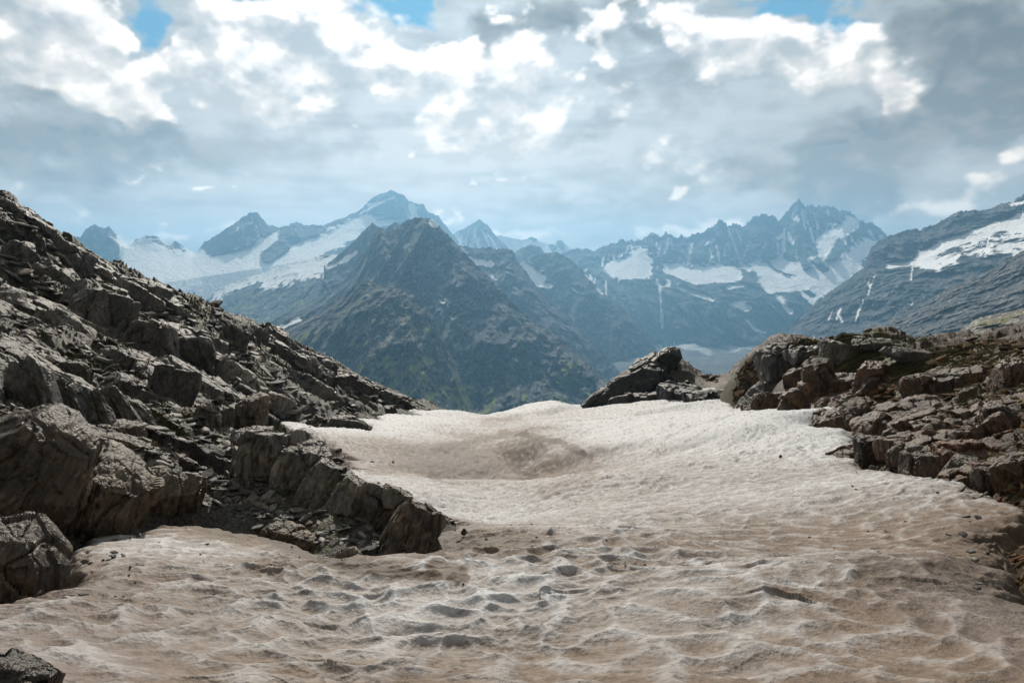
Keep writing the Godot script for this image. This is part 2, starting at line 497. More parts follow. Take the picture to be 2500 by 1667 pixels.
func build_dirt() -> void:
	var pts := [[1250, 1667, 0.62], [300, 1640, 0.68], [2200, 1640, 0.68], [700, 1450, 0.62], [300, 1400, 0.62], [1500, 1450, 0.58], [1900, 1480, 0.55], [2200, 1400, 0.7], [2350, 1450, 0.8], [1400, 1330, 0.5], [1800, 1320, 0.7], [2300, 1290, 0.7], [2400, 1240, 0.5], [1600, 1230, 0.5], [2000, 1200, 0.35], [1400, 1150, 0.5], [1150, 1220, 0.3], [1150, 1160, 0.55], [900, 1150, 0.35], [1500, 1095, 0.1], [1800, 1095, 0.0], [1500, 1140, 0.55], [1800, 1150, 0.45], [2050, 1110, 0.05], [2050, 1165, 0.5], [1650, 1115, 0.25], [2000, 1080, 0.1], [1700, 1050, 0.05], [1500, 1040, 0.1], [1300, 1100, 0.8], [1130, 1082, 1.0], [1250, 1112, 0.8], [1370, 1106, 1.0], [1180, 1050, 0.85], [1420, 1085, 0.3], [1060, 1062, 0.4], [1350, 1060, 0.1], [1000, 1050, 0.12], [1300, 1000, 0.1], [1700, 980, 0.0], [800, 1060, 0.15], [1080, 1020, 0.1], [1240, 1022, 0.5], [1350, 1030, 0.35], [700, 1320, 1.05], [900, 1385, 1.35], [1050, 1390, 1.3], [640, 1312, 1.3], [800, 1375, 1.3], [700, 1365, 0.6], [1100, 1430, 0.5], [1250, 1250, 0.5], [1200, 1300, 0.7], [450, 1310, 0.55]]
	var ps := []
	for p in pts:
		ps.append(Vector3(bear(ray(p[0], p[1])), meet(snow_t, p[0], p[1]), p[2]))
	var pl := Plate.new()
	pl.fit(ps, 0.002)
	dirt_t.setup(A0, A1, L0, L1, 0.022)
	for j in dirt_t.nl:
		for i in dirt_t.na:
			dirt_t.d[j * dirt_t.na + i] = clampf(pl.val(A0 + i * dirt_t.st, L0 + j * dirt_t.st), -0.1, 1.5)

# ---------------------------------------------------------------- rock slopes
var fol := Basis(Vector3(0, 0, 1), 0.5) * Basis(Vector3(0, 1, 0), 0.6)
var r_big := noise(31, 0.05, 3)
var r_mid := noise(32, 0.35, 4)
var r_fine := noise(33, 1.6, 4)
var r_c1 := cells(34, 0.16)
var r_c2 := cells(35, 0.5)
var r_c3 := cells(36, 1.7)
var r_c1e := cells(34, 0.16, FastNoiseLite.RETURN_DISTANCE2_SUB)
var r_moss := noise(37, 0.25, 4)

func rock_lift(p: Vector3) -> float:
	var q := fol * p
	var w := r_mid.get_noise_3dv(p)
	var s := Vector3(q.x * 1.0, q.y * 0.45, q.z * 1.6) + Vector3(w, w, -w) * 1.1
	var crag := clampf(0.5 + r_big.get_noise_2d(p.x, p.z) * 2.2, 0.12, 1.0)
	var up := r_c1.get_noise_3dv(s) * 0.75 * crag
	up += r_c2.get_noise_3dv(s * 1.1) * 0.34 * (0.35 + crag)
	up += r_c3.get_noise_3dv(s) * 0.10
	up += w * 0.35 + r_fine.get_noise_3dv(p) * 0.10
	return up

func slope_point(t: Table, a: float, l: float) -> Vector3:
	var d := exp(l)
	var em := inside.get_at(a, l) * d
	var b := Vector3(d * sin(a), t.get_at(a, l) * d, -d * cos(a))
	var up := rock_lift(b) * (1.15 if t == rockr_t else 1.0) * clampf(0.25 - em * 0.5, 0.25, 1.0) * clampf(0.35 + d / 45.0, 0.4, 0.6 if t == rockr_t and d > 30.0 else 1.0)
	if em > 0.0: up -= em * 0.6
	up -= 0.28 * exp(-(em - 0.1) * (em - 0.1) * 7.0)
	b.y += up
	return b

var MEADOW := []

func build_slope(t: Table, called: String, u0: float, u1: float, cols: int, d0: float, d1: float, step: float, left: bool) -> ArrayMesh:
	var a0 := bear(ray(u0, 900)); var a1 := bear(ray(u1, 900))
	var s0 := 60 if left else 0
	var s1 := 0 if left else 60
	cols += 60
	var nr := int(log(d1 / d0) / step)
	var vs := PackedVector3Array()
	var cs := PackedColorArray()
	vs.resize(cols * nr); cs.resize(cols * nr)
	var keep := PackedByteArray()
	keep.resize(cols * nr)
	var grey := Color(0.06757, 0.05975, 0.0504) if left else Color(0.06757, 0.0419, 0.02664)
	var pale := Color(0.1648, 0.1474, 0.1238) if left else Color(0.136, 0.08691, 0.054)
	var soil := Color(0.03708, 0.02794, 0.02088) if left else Color(0.04285, 0.02483, 0.0144)
	var moss := Color(0.085, 0.085, 0.022) if left else Color(0.095, 0.082, 0.018)
	MEADOW.clear()
	if not left:
		for g in [[2060, 850, 110, 0.10], [2120, 890, 130, 0.12], [2180, 925, 150, 0.10], [2090, 925, 90, 0.08], [2010, 870, 60, 0.10], [2230, 905, 90, 0.10], [2400, 860, 120, 0.10], [2460, 920, 90, 0.12]]:
			MEADOW.append([bear(ray(g[0], g[1])), meet(t, g[0], g[1]), g[2] * 0.000316, g[3]])
	for r in nr:
		var d := d0 * exp(r * step)
		var l := log(d)
		for c in cols:
			var a := column(c, cols, s0, s1, a0, a1, -1.02, 1.02)
			var k := r * cols + c
			var e := inside.get_at(a, l)
			if e > 0.11: continue
			keep[k] = 1
			var b := slope_point(t, a, l)
			vs[k] = b
			var q := fol * b
			var tone := clampf(0.5 + 0.35 * r_c2.get_noise_3d(q.x * 1.1, q.y * 0.5, q.z * 1.7) + 0.5 * r_fine.get_noise_3dv(b) + 0.45 * r_mid.get_noise_3dv(b * 0.6), 0.0, 1.0)
			var col := grey.lerp(pale, tone * tone)
			col = col.lerp(soil, ss(0.05, 0.3, r_mid.get_noise_3dv(b * 0.45 + Vector3(40, 0, 9)) + 0.35 * r_fine.get_noise_3dv(b * 1.5)) * 0.8)
			var mo := r_moss.get_noise_3dv(b * (1.0 if left else 0.35)) + 0.4 * r_fine.get_noise_3dv(b * 0.9)
			if not left:
				for g in MEADOW:
					var gx: float = (a - g[0]) / g[2]
					var gy: float = (l - g[1]) / g[3]
					mo += 0.75 * exp(-gx * gx - gy * gy)
			col = col.lerp(moss, ss(0.1 if left else 0.18, 0.32 if left else 0.38, mo) * 0.85)
			cs[k] = col
	var ns := grid_normals(vs, cols, nr)
	var ix := PackedInt32Array()
	for r in nr - 1:
		for c in cols - 1:
			var k := r * cols + c
			if keep[k] and keep[k + 1] and keep[k + cols] and keep[k + cols + 1]:
				ix.append(k); ix.append(k + cols); ix.append(k + 1)
				ix.append(k + 1); ix.append(k + cols); ix.append(k + cols + 1)
	for k in vs.size():
		vs[k] = fol * vs[k]
		ns[k] = fol * ns[k]
	return surf(vs, ix, cs, ns)

# ---------------------------------------------------------------- blocks and stones
# a block of schist bounded by joint planes; half sizes hs, split thin along its own z
func block_mesh(sd: int, hs: Vector3, n: int, round: float, dark: Color, pale: Color, chips := 9, tilt := 0.22) -> ArrayMesh:
	var rng := RandomNumberGenerator.new()
	rng.seed = sd
	var pn: Array[Vector3] = []
	var ph: Array[float] = []
	for ax in [Vector3.RIGHT, Vector3.LEFT, Vector3.UP, Vector3.DOWN, Vector3.BACK, Vector3.FORWARD]:
		pn.append((ax + Vector3(rng.randf_range(-tilt, tilt), rng.randf_range(-tilt, tilt), rng.randf_range(-tilt, tilt))).normalized())
		ph.append(rng.randf_range(0.85, 1.0))
	for k in chips:
		var q := Vector3(rng.randfn(), rng.randfn() + 0.25, rng.randfn()).normalized()
		pn.append(q)
		ph.append(rng.randf_range(0.82, 1.12))
	var n1 := noise(sd + 5, 1.1, 5)
	var n2 := noise(sd + 6, 2.4, 4)
	var c1 := cells(sd + 8, 1.0)
	var ce := cells(sd + 8, 1.0, FastNoiseLite.RETURN_DISTANCE2_SUB)
	var c2 := cells(sd + 9, 2.6)
	var vs := PackedVector3Array()
	var cs := PackedColorArray()
	var ix := PackedInt32Array()
	var mean := pow(hs.x * hs.y * hs.z, 1.0 / 3.0)
	var crisp := 1.0 - round
	for face in 6:
		var base := vs.size()
		var ax: Vector3 = [Vector3.RIGHT, Vector3.LEFT, Vector3.UP, Vector3.DOWN, Vector3.BACK, Vector3.FORWARD][face]
		var bx := Vector3(ax.y, ax.z, ax.x)
		var by := ax.cross(bx)
		for j in n + 1:
			for i in n + 1:
				var d := (ax + bx * (2.0 * i / n - 1.0) + by * (2.0 * j / n - 1.0)).normalized()
				var r := 9.0
				for k in pn.size():
					var dt := pn[k].dot(d)
					if dt > 0.05: r = minf(r, ph[k] / dt)
				r = lerpf(minf(r, 1.35), 1.0, round)
				var p := d * r * hs
				var m := p / mean
				var lump := n1.get_noise_3dv(m * 0.7)
				var grain := n2.get_noise_3d(m.x * 2.6 + lump, m.y * 0.35, m.z * 0.6)
				var q := Vector3(m.x * 1.5 + lump * 0.2, m.y * 0.55 + m.x * 0.2 + lump * 0.2, m.z * 0.9)
				var stp := c1.get_noise_3dv(q)
				var crack := 1.0 - ss(0.0, 0.10, ce.get_noise_3dv(q) + 1.0)
				var chip := c2.get_noise_3dv(q)
				p += d * mean * (lump * (0.06 + 0.12 * round) + grain * 0.022 + crisp * (stp * 0.13 + chip * 0.045 - crack * 0.05))
				vs.append(p)
				var tn := clampf(0.45 + 0.55 * grain + 0.7 * lump + 0.2 * stp + 0.12 * chip, 0.0, 1.0)
				cs.append(dark.lerp(pale, tn * tn))
		for j in n:
			for i in n:
				var k := base + j * (n + 1) + i
				ix.append(k); ix.append(k + n + 1); ix.append(k + 1)
				ix.append(k + 1); ix.append(k + n + 1); ix.append(k + n + 2)
	# faces run outwards
	var a := vs[ix[0]]
	if (vs[ix[2]] - a).cross(vs[ix[1]] - a).dot(a) < 0.0:
		ix.reverse()
	return surf(vs, ix, cs)

func block(t: Table, b: Array, sd: int, dark: Color, pale: Color, m: Material, parent: Node, called: String, origin: Vector3) -> void:
	# b: column, row of the foot, width, height on the sheet, depth over width, yaw, lean, round
	var l := meet(t, b[0], b[1])
	var a := bear(ray(b[0], b[1]))
	var d := exp(l)
	var p := slope_point(t, a, l)
	p.y = lerpf(p.y, t.get_at(a, l) * d, 0.6)
	if inside.get_at(a, l) > 0.02: p = Vector3(d * sin(a), snow_y(a, l), -d * cos(a))
	var w: float = b[2] * d / FOC
	var h: float = b[3] * d / FOC
	var rd: float = b[7] if b.size() > 7 else 0.1
	var turn := Basis(Vector3.UP, b[5]) * Basis(Vector3(0, 0, 1), b[6])
	var away := Vector3(p.x, 0, p.z).normalized()
	var hs := Vector3(w * 0.54, h * 0.78, w * 0.56 * b[4])
	var n := clampi(int(maxf(b[2], b[3]) * 0.26), 14, 56)
	var o := put(called, block_mesh(sd, hs, n, rd, dark, pale, 7, 0.25), m, parent)
	o.basis = turn
	o.position = p + Vector3(0, h * (-0.1 if called == "rock_ledge" else 0.14), 0) + away * hs.z * 0.55 - origin

func outcrop(t: Table, label: String, category: String, blocks: Array, sd: int, dark: Color, pale: Color, m: Material, called := "rock_outcrop") -> void:
	var n := Node3D.new()
	n.name = called
	add_child(n, true)
	var l := meet(t, blocks[0][0], blocks[0][1])
	n.position = slope_point(t, bear(ray(blocks[0][0], blocks[0][1])), l)
	tag(n, label, category)
	for k in blocks.size():
		block(t, blocks[k], sd + k * 17, dark, pale, m, n, "rock_mass" if k == 0 else ("broken_block" if blocks[k][2] < 75 else "side_block"), n.position)

func slab_mesh(sd: int) -> ArrayMesh:
	# a flat splinter: irregular outline, bevelled top and bottom
	var rng := RandomNumberGenerator.new()
	rng.seed = sd
	var k := rng.randi_range(5, 7)
	var vs := PackedVector3Array()
	var ix := PackedInt32Array()
	var rad := []
	for i in k:
		var an := TAU * (i + rng.randf_range(-0.32, 0.32)) / k
		var r := rng.randf_range(0.62, 1.05)
		rad.append(Vector2(cos(an) * r, sin(an) * r * rng.randf_range(0.55, 0.8)))
	var thick := rng.randf_range(0.09, 0.26)
	var tilt := Vector2(rng.randf_range(-0.12, 0.12), rng.randf_range(-0.12, 0.12))
	var rings := [[-1.0, 0.8], [-0.55, 1.0], [0.5, 0.97], [1.0, rng.randf_range(0.62, 0.86)]]
	var off := Vector2.ZERO
	for rg in rings:
		off += Vector2(rng.randf_range(-0.06, 0.06), rng.randf_range(-0.06, 0.06))
		for i in k:
			var q: Vector2 = rad[i] * rg[1] + off
			vs.append(Vector3(q.x, rg[0] * thick + q.dot(tilt) + rng.randf_range(-0.03, 0.03), q.y))
	for r in 3:
		for i in k:
			var a := r * k + i
			var b := r * k + (i + 1) % k
			ix.append_array([a, b, a + k, b, b + k, a + k])
	for i in range(1, k - 1):
		ix.append_array([3 * k, 3 * k + i, 3 * k + i + 1, 0, i + 1, i])
	# flat faces: split the corners
	var v2 := PackedVector3Array()
	var i2 := PackedInt32Array()
	var n2 := PackedVector3Array()
	for f in range(0, ix.size(), 3):
		var a := vs[ix[f]]; var b := vs[ix[f + 1]]; var c := vs[ix[f + 2]]
		var nn := (b - a).cross(c - a).normalized()
		if nn.dot(a + b + c) < 0.0:
			nn = -nn
			var q := b; b = c; c = q
		for p in [a, c, b]:
			i2.append(v2.size()); v2.append(p); n2.append(nn)
	return surf(v2, i2, PackedColorArray(), n2)

# stones strewn over a slope: the largest are parts of it, the rest one mass
func strew(t: Table, parent: Node, count: int, region: Array, sd: int, tones: Array, m: StandardMaterial3D, px0: float, px1: float) -> void:
	var rng := RandomNumberGenerator.new()
	rng.seed = sd
	var poly := PackedVector2Array()
	for p in region: poly.append(Vector2(p[0], p[1]))
	var lo := poly[0]; var hi := poly[0]
	for p in poly:
		lo = lo.min(p); hi = hi.max(p)
	var list := []
	var dens := noise(sd + 3, 0.012, 3)
	while list.size() < count:
		var u := rng.randf_range(lo.x, hi.x)
		var v := rng.randf_range(lo.y, hi.y)
		if not Geometry2D.is_point_in_polygon(Vector2(u, v), poly): continue
		if dens.get_noise_2d(u, v) < rng.randf_range(-0.45, 0.4): continue
		var l := meet(t, u, v)
		var a := bear(ray(u, v))
		if inside.get_at(a, l) > 0.004: continue
		var d := exp(l)
		var size := clampf(px0 * pow(px1 / px0, pow(rng.randf(), 3.4)) * d / FOC * 0.5, 0.03, 0.85)
		list.append([size / d, u, v, l, a, size, rng.randf(), rng.randf(), rng.randf(), rng.randf()])
	list.sort_custom(func(x, y): return x[0] > y[0])
	var meshes := []
	for k in 10: meshes.append(slab_mesh(sd * 31 + k))
	var mats := []
	for tn in tones:
		var c: StandardMaterial3D = m.duplicate()
		c.vertex_color_use_as_albedo = false
		c.albedo_color = (tn as Color).linear_to_srgb()
		mats.append(c)
	var back: Transform3D = (parent as Node3D).transform.inverse()
	var rest := []
	for k in 4: rest.append([])
	for k in list.size():
		var s: Array = list[k]
		var p := slope_point(t, s[4], s[3])
		var px := slope_point(t, s[4] + 0.01, s[3])
		var pz := slope_point(t, s[4], s[3] + 0.01)
		var nn := (px - p).cross(p - pz).normalized()
		if nn.y < 0.0: nn = -nn
		var up := (nn.lerp(Vector3.UP, 0.45) + Vector3(s[6] - 0.5, 0, s[7] - 0.5) * 0.9).normalized()
		var bx := up.cross(Vector3(cos(s[8] * TAU), 0.1, sin(s[8] * TAU))).normalized()
		var bs := Basis(bx, up, bx.cross(up)).scaled(Vector3.ONE * s[5])
		var tr := Transform3D(bs, p + up * s[5] * 0.08)
		if k < 300:
			var o := put("stone", meshes[k % 10], mats[int(s[9] * mats.size())], parent)
			o.transform = back * tr
		else:
			rest[k % 4].append([tr, tones[int(s[9] * tones.size())] * lerpf(0.75, 1.2, s[6])])
	for k in 4:
		if rest[k].is_empty(): continue
		var mm := MultiMesh.new()
		mm.transform_format = MultiMesh.TRANSFORM_3D
		mm.use_colors = true
		mm.mesh = meshes[k * 2]
		mm.instance_count = rest[k].size()
		for i in rest[k].size():
			mm.set_instance_transform(i, back * rest[k][i][0])
			mm.set_instance_color(i, rest[k][i][1])
		var o := MultiMeshInstance3D.new()
		o.name = "scree"
		o.multimesh = mm
		o.material_override = m
		o.set_meta("kind", "stuff")
		parent.add_child(o, true)

func build_grass(parent: Node, t: Table, called: String, count: int, spots: Array, sd: int, tones: Array, px0: float, px1: float) -> void:
	var rng := RandomNumberGenerator.new()
	rng.seed = sd
	# a tuft: blades fanning from one root
	var vs := PackedVector3Array()
	var ix := PackedInt32Array()
	for k in 9:
		var an := rng.randf() * TAU
		var out := Vector3(cos(an), 0, sin(an))
		var side := Vector3(-out.z, 0, out.x) * 0.06
		var hgt := rng.randf_range(0.55, 1.0)
		var root := out * rng.randf_range(0.0, 0.25)
		var bend := rng.randf_range(0.15, 0.7)
		vs.append_array([root - side, root + side, root + out * bend * 0.4 + Vector3(0, hgt * 0.65, 0) - side * 0.7, root + out * bend * 0.4 + Vector3(0, hgt * 0.65, 0) + side * 0.7, root + out * bend + Vector3(0, hgt, 0)])
		var b := k * 5
		ix.append_array([b, b + 1, b + 2, b + 1, b + 3, b + 2, b + 2, b + 3, b + 4])
	var mm := MultiMesh.new()
	mm.transform_format = MultiMesh.TRANSFORM_3D
	mm.use_colors = true
	mm.mesh = surf(vs, ix, PackedColorArray())
	mm.instance_count = count
	var nn := noise(sd, 0.03, 3)
	var i := 0
	while i < count:
		var s: Array = spots[rng.randi() % spots.size()]
		var q := Vector2(rng.randfn(), rng.randfn()) * 0.5
		var u: float = s[0] + q.x * s[2]
		var v: float = s[1] + q.y * s[3]
		if nn.get_noise_2d(u, v * 2.0) < rng.randf_range(-0.5, 0.1): continue
		var l := meet(t, u, v)
		var a := bear(ray(u, v))
		if inside.get_at(a, l) > -0.002: continue
		var h := rng.randf_range(px0, px1) * exp(l) / FOC
		mm.set_instance_transform(i, (parent as Node3D).transform.inverse() * Transform3D(Basis(Vector3.UP, rng.randf() * TAU).scaled(Vector3(h * 1.3, h, h * 1.3)), slope_point(t, a, l) - Vector3(0, h * 0.1, 0)))
		mm.set_instance_color(i, tones[rng.randi() % tones.size()] * rng.randf_range(0.7, 1.2))
		i += 1
	var o := MultiMeshInstance3D.new()
	o.name = called
	o.multimesh = mm
	var m := StandardMaterial3D.new()
	m.resource_name = "grass_blade"
	m.vertex_color_use_as_albedo = true
	m.roughness = 0.8
	m.backlight_enabled = true
	m.backlight = Color(0.5, 0.5, 0.5)
	o.material_override = m
	o.set_meta("kind", "stuff")
	parent.add_child(o, true)

func tussock(label: String, u: float, v: float, w: float, sd: int) -> void:
	# a dense low cushion of dry grass on the crest
	var l := meet(rockr_t, u, v)
	var p := slope_point(rockr_t, bear(ray(u, v)), l)
	var r := w * exp(l) / FOC
	var rng := RandomNumberGenerator.new()
	rng.seed = sd
	var vs := PackedVector3Array()
	var ix := PackedInt32Array()
	var cs := PackedColorArray()
	for k in 900:
		var q := Vector3(rng.randfn(), absf(rng.randfn()) * 1.1, rng.randfn()).normalized()
		var root := Vector3(q.x, 0, q.z) * r * 0.35
		var tip := Vector3(q.x * r, q.y * r * 0.8, q.z * r) * rng.randf_range(0.75, 1.1)
		var side := q.cross(Vector3(rng.randfn(), rng.randfn(), rng.randfn())).normalized() * r * 0.035
		var c := Color(0.10, 0.07, 0.022).lerp(Color(0.17, 0.13, 0.05), rng.randf())
		var b := vs.size()
		vs.append_array([root - side, root + side, tip])
		cs.append_array([c, c, c])
		ix.append_array([b, b + 1, b + 2])
	var m := StandardMaterial3D.new()
	m.resource_name = "dry_grass"
	m.vertex_color_use_as_albedo = true
	m.roughness = 0.85
	var o := put("grass_tussock", surf(vs, ix, cs), m)
	o.position = p - Vector3(0, r * 0.1, 0)
	tag(o, label, "tussock", "", "tussocks on the knoll's crest")

func build_rocks(left: Node, right: Node) -> void:
	var mb := mat("schist_block", 0.55, 0.45, t_rock, t_fib, Vector3(0.8, 0.28, 0.5), 3.0, false)
	var G := Color(0.0672, 0.05724, 0.04346)
	var P := Color(0.2233, 0.1903, 0.1434)
	var GB := Color(0.06556, 0.04742, 0.02972)
	var PB := Color(0.2322, 0.172, 0.1085)
	var L := rockl_t
	outcrop(L, "big smooth wet dark rock dome at the left edge above the snow", "rock", [[40, 1300, 260, 265, 0.9, 0.3, -0.5, 0.5], [200, 1300, 230, 195, 0.8, 0.2, -0.45, 0.45], [310, 1290, 90, 150, 0.9, 0.1, -0.2, 0.35], [405, 1285, 150, 110, 0.8, 0.4, -0.3, 0.35]], 1001, GB, PB, mb)
	outcrop(L, "black steep-sided rock in the corner between the dome and the snow", "rock", [[5, 1465, 190, 170, 0.9, 0.2, -0.2, 0.2]], 1050, GB * 0.7, PB * 0.7, mb)
	outcrop(L, "large grey crag split by upright cracks in the middle of the rock spur", "rock", [[660, 1235, 130, 185, 0.8, 0.25, -0.1], [600, 1205, 80, 125, 1.0, 0.3, 0.0], [735, 1250, 130, 165, 0.8, 0.2, -0.25], [800, 1272, 130, 130, 0.8, 0.25, -0.4], [865, 1300, 110, 100, 0.9, 0.3, -0.4], [610, 1115, 120, 60, 0.9, 0.2, -0.1]], 1100, G * 1.1, P * 1.1, mb)
	outcrop(L, "split grey rock toe where the spur ends on the snow", "rock", [[985, 1383, 130, 150, 0.8, 0.3, -0.35], [920, 1330, 120, 150, 0.8, 0.25, -0.3], [1040, 1388, 55, 105, 0.9, 0.3, -0.2], [880, 1290, 60, 80, 0.9, 0.2, -0.2]], 1200, G * 1.05, PB * 1.15, mb)
	outcrop(L, "long low rounded rock lying along the snow's edge below the spur", "rock", [[730, 1348, 185, 50, 0.5, 0.1, -0.38, 0.4]], 1250, GB, PB, mb)
	outcrop(L, "small rounded block at the end of the long low rock", "rock", [[860, 1384, 62, 46, 0.9, 0.4, 0.0, 0.35]], 1260, GB, PB, mb)
	outcrop(L, "pale flat-topped boulder alone on the ledge behind the dome", "boulder", [[312, 1066, 88, 36, 0.8, 0.2, -0.06, 0.2]], 1270, P * 0.6, P * 1.35, mb, "boulder")
	outcrop(L, "row of slanting grey slabs above the flat-topped boulder", "rock", [[280, 1036, 75, 85, 0.6, 0.5, 0.35], [235, 1032, 55, 70, 0.6, 0.5, 0.35], [335, 1036, 55, 60, 0.7, 0.5, 0.3]], 1300, G, P, mb)
	outcrop(L, "dark bulky crag at the left, uphill of the dome", "rock", [[150, 1002, 110, 95, 0.8, 0.5, 0.3], [75, 985, 80, 110, 0.8, 0.4, 0.15], [112, 970, 45, 60, 0.9, 0.4, 0.2]], 1330, G * 0.9, P * 0.8, mb)
	outcrop(L, "grey boulder perched on top of the bulky crag", "boulder", [[165, 932, 85, 48, 0.8, 0.2, -0.2, 0.3]], 1360, G, P, mb, "boulder")
	outcrop(L, "dark leaning slab standing alone in the middle of the slope", "rock", [[415, 992, 85, 100, 0.5, 0.55, -0.3]], 1380, G * 0.7, P * 0.55, mb)
	outcrop(L, "pair of pointed grey rocks left of the spur's head", "rock", [[510, 1047, 50, 60, 0.7, 0.3, 0.1], [548, 1050, 38, 55, 0.8, 0.3, -0.1]], 1400, G, P, mb)
	outcrop(L, "peaked striped rock standing at the head of the spur", "rock", [[600, 1058, 75, 92, 0.7, 0.4, -0.25]], 1420, GB, PB * 1.1, mb)
	outcrop(L, "pale blue-grey smooth slabs sloping towards the snow", "rock", [[590, 962, 130, 50, 0.5, 0.3, -0.6, 0.1], [655, 1003, 110, 42, 0.5, 0.3, -0.55, 0.1]], 1440, P * 0.7, P * 1.5, mb)
	outcrop(L, "broad ribbed rock wall high on the left slope", "rock", [[245, 815, 130, 100, 0.5, 0.5, -0.45], [190, 765, 70, 75, 0.6, 0.5, -0.4]], 1460, G, P * 0.85, mb)
	outcrop(L, "grey pillar with a square face below the ribbed wall", "rock", [[410, 885, 42, 95, 0.9, 0.3, -0.05], [352, 862, 80, 80, 0.7, 0.4, -0.35]], 1480, G, P * 0.9, mb)
	outcrop(L, "leaning stack of thin strata right of the grey pillar", "rock", [[465, 893, 100, 62, 0.6, 0.2, 0.35]], 1500, G * 0.7, P * 0.8, mb)
	outcrop(L, "squared cliff step just below the skyline's flat shoulder", "rock", [[575, 846, 55, 58, 0.8, 0.3, -0.3], [625, 840, 50, 40, 0.8, 0.3, -0.3]], 1520, G, P * 0.8, mb)
	outcrop(L, "dark crag at the upper left corner of the slope", "rock", [[40, 660, 70, 60, 0.7, 0.4, -0.5], [105, 695, 90, 70, 0.7, 0.5, -0.55]], 1540, G * 0.8, P * 0.7, mb)
	outcrop(L, "rounded skyline crag beneath the two-horned far peak", "rock", [[165, 655, 90, 60, 0.7, 0.4, -0.6, 0.2]], 1560, G * 0.8, P * 0.7, mb)
	outcrop(L, "dark knob on the skyline in the upper left corner", "rock", [[10, 530, 60, 34, 0.8, 0.3, -0.55], [75, 560, 90, 30, 0.8, 0.3, -0.55]], 1580, G * 0.7, P * 0.6, mb)
	outcrop(L, "low skyline hump above the snowy cirque", "rock", [[365, 735, 75, 48, 0.7, 0.3, -0.4, 0.2]], 1600, G * 0.8, P * 0.7, mb)
	outcrop(L, "skyline crag in front of the green foothill", "rock", [[670, 850, 75, 50, 0.7, 0.3, -0.5], [760, 898, 90, 42, 0.7, 0.3, -0.5]], 1620, G * 0.8, P * 0.75, mb)
	outcrop(L, "dark ribbed outcrop poking out of the snow below the scree", "rock", [[850, 1058, 95, 42, 0.5, 0.2, -0.25]], 1640, G * 0.6, P * 0.6, mb)
	outcrop(L, "last low ledge of the left slope beside the snow notch", "rock", [[985, 1000, 120, 26, 0.5, 0.2, -0.4]], 1660, G * 0.8, P * 0.8, mb)
	outcrop(L, "tilted dark wedge of rock between the dome and the spur", "rock", [[445, 1198, 105, 60, 0.6, 0.3, -0.55]], 1680, GB * 0.7, PB * 0.7, mb)
	outcrop(L, "thin flat ledges stepping down behind the dome", "rock", [[360, 1108, 170, 20, 0.6, 0.2, -0.3], [430, 1130, 120, 16, 0.6, 0.2, -0.25], [300, 1085, 110, 16, 0.6, 0.2, -0.25]], 1700, GB, PB * 1.1, mb)
	outcrop(snow_t, "nearly black rock edge cutting into the bottom left corner", "rock", [[-40, 1730, 240, 110, 0.6, 0.3, -0.5, 0.15], [90, 1750, 120, 50, 0.6, 0.3, -0.4, 0.15]], 1750, GB * 0.35, PB * 0.25, mb)
	var ribs := []
	var rr := RandomNumberGenerator.new()
	rr.seed = 88
	while ribs.size() < 44:
		var u := rr.randf_range(20, 960)
		var v := rr.randf_range(560, 1010)
		var top := row_at(LEFT.slice(0, 12), u).x
		if v < top + 35.0 or v > lerpf(1000.0, 990.0, u / 1000.0): continue
		var w := rr.randf_range(70, 190)
		ribs.append([u, v, w, w * rr.randf_range(0.16, 0.34), rr.randf_range(0.5, 0.9), rr.randf_range(0.1, 0.6), rr.randf_range(-0.62, -0.42)])
	outcrop(L, "long slanting bedrock ribs stepping across the upper left slope", "rock", ribs, 3000, G, P * 0.95, mb, "bedrock")
	# right side
	var R := rockr_t
	var B := Color(0.05109, 0.03259, 0.0167)
	var BP := Color(0.1532, 0.08073, 0.03222)
	outcrop(R, "dark grey crag forming the left corner of the right-hand knoll", "rock", [[1868, 950, 80, 80, 0.9, -0.4, 0.6], [1915, 898, 110, 50, 0.9, -0.3, 0.3], [1975, 880, 90, 28, 0.8, -0.2, -0.1]], 2001, G * 0.75, P * 0.55, mb)
	outcrop(R, "pale slab set in the grass of the knoll", "rock", [[2050, 892, 95, 36, 0.5, -0.2, -0.25]], 2050, P * 0.5, P * 1.0, mb)
	outcrop(R, "low grey hump on the knoll's crest under the right tussock", "rock", [[2150, 862, 130, 18, 0.6, -0.2, -0.1, 0.2], [2240, 878, 130, 20, 0.6, -0.2, -0.15, 0.2]], 2070, G, P * 0.75, mb)
	outcrop(R, "dark pointed rock hill beyond the snow's far crest", "rock", [[1600, 908, 120, 40, 0.8, -0.3, 0.5], [1560, 938, 170, 36, 0.8, -0.3, 0.5], [1520, 966, 170, 34, 0.8, -0.3, 0.45], [1662, 915, 110, 40, 0.8, -0.3, -0.6], [1695, 942, 80, 34, 0.8, -0.3, -0.5], [1640, 952, 140, 36, 0.8, -0.2, 0.15], [1600, 986, 200, 38, 0.8, -0.2, 0.05], [1740, 968, 120, 36, 0.9, -0.2, 0.0], [1466, 992, 100, 26, 0.8, -0.2, 0.4], [1690, 985, 160, 36, 0.8, -0.2, -0.1]], 2100, G * 0.38, P * 0.26, mb)
	outcrop(R, "boulder heap at the foot of the brown cliff by the snow", "rock", [[2272, 1168, 90, 66, 0.9, -0.3, 0.1], [2350, 1182, 72, 58, 0.9, -0.2, -0.1], [2200, 1140, 60, 55, 0.9, -0.3, 0.1], [2420, 1195, 66, 48, 0.9, -0.3, 0.1]], 2150, B * 0.9, P * 0.7, mb)
	outcrop(R, "dark overhanging block where the snow bulges against the cliff", "rock", [[2132, 1140, 62, 80, 0.9, -0.3, 0.2]], 2170, B * 0.6, BP * 0.6, mb)
	var rng := RandomNumberGenerator.new()
	rng.seed = 77
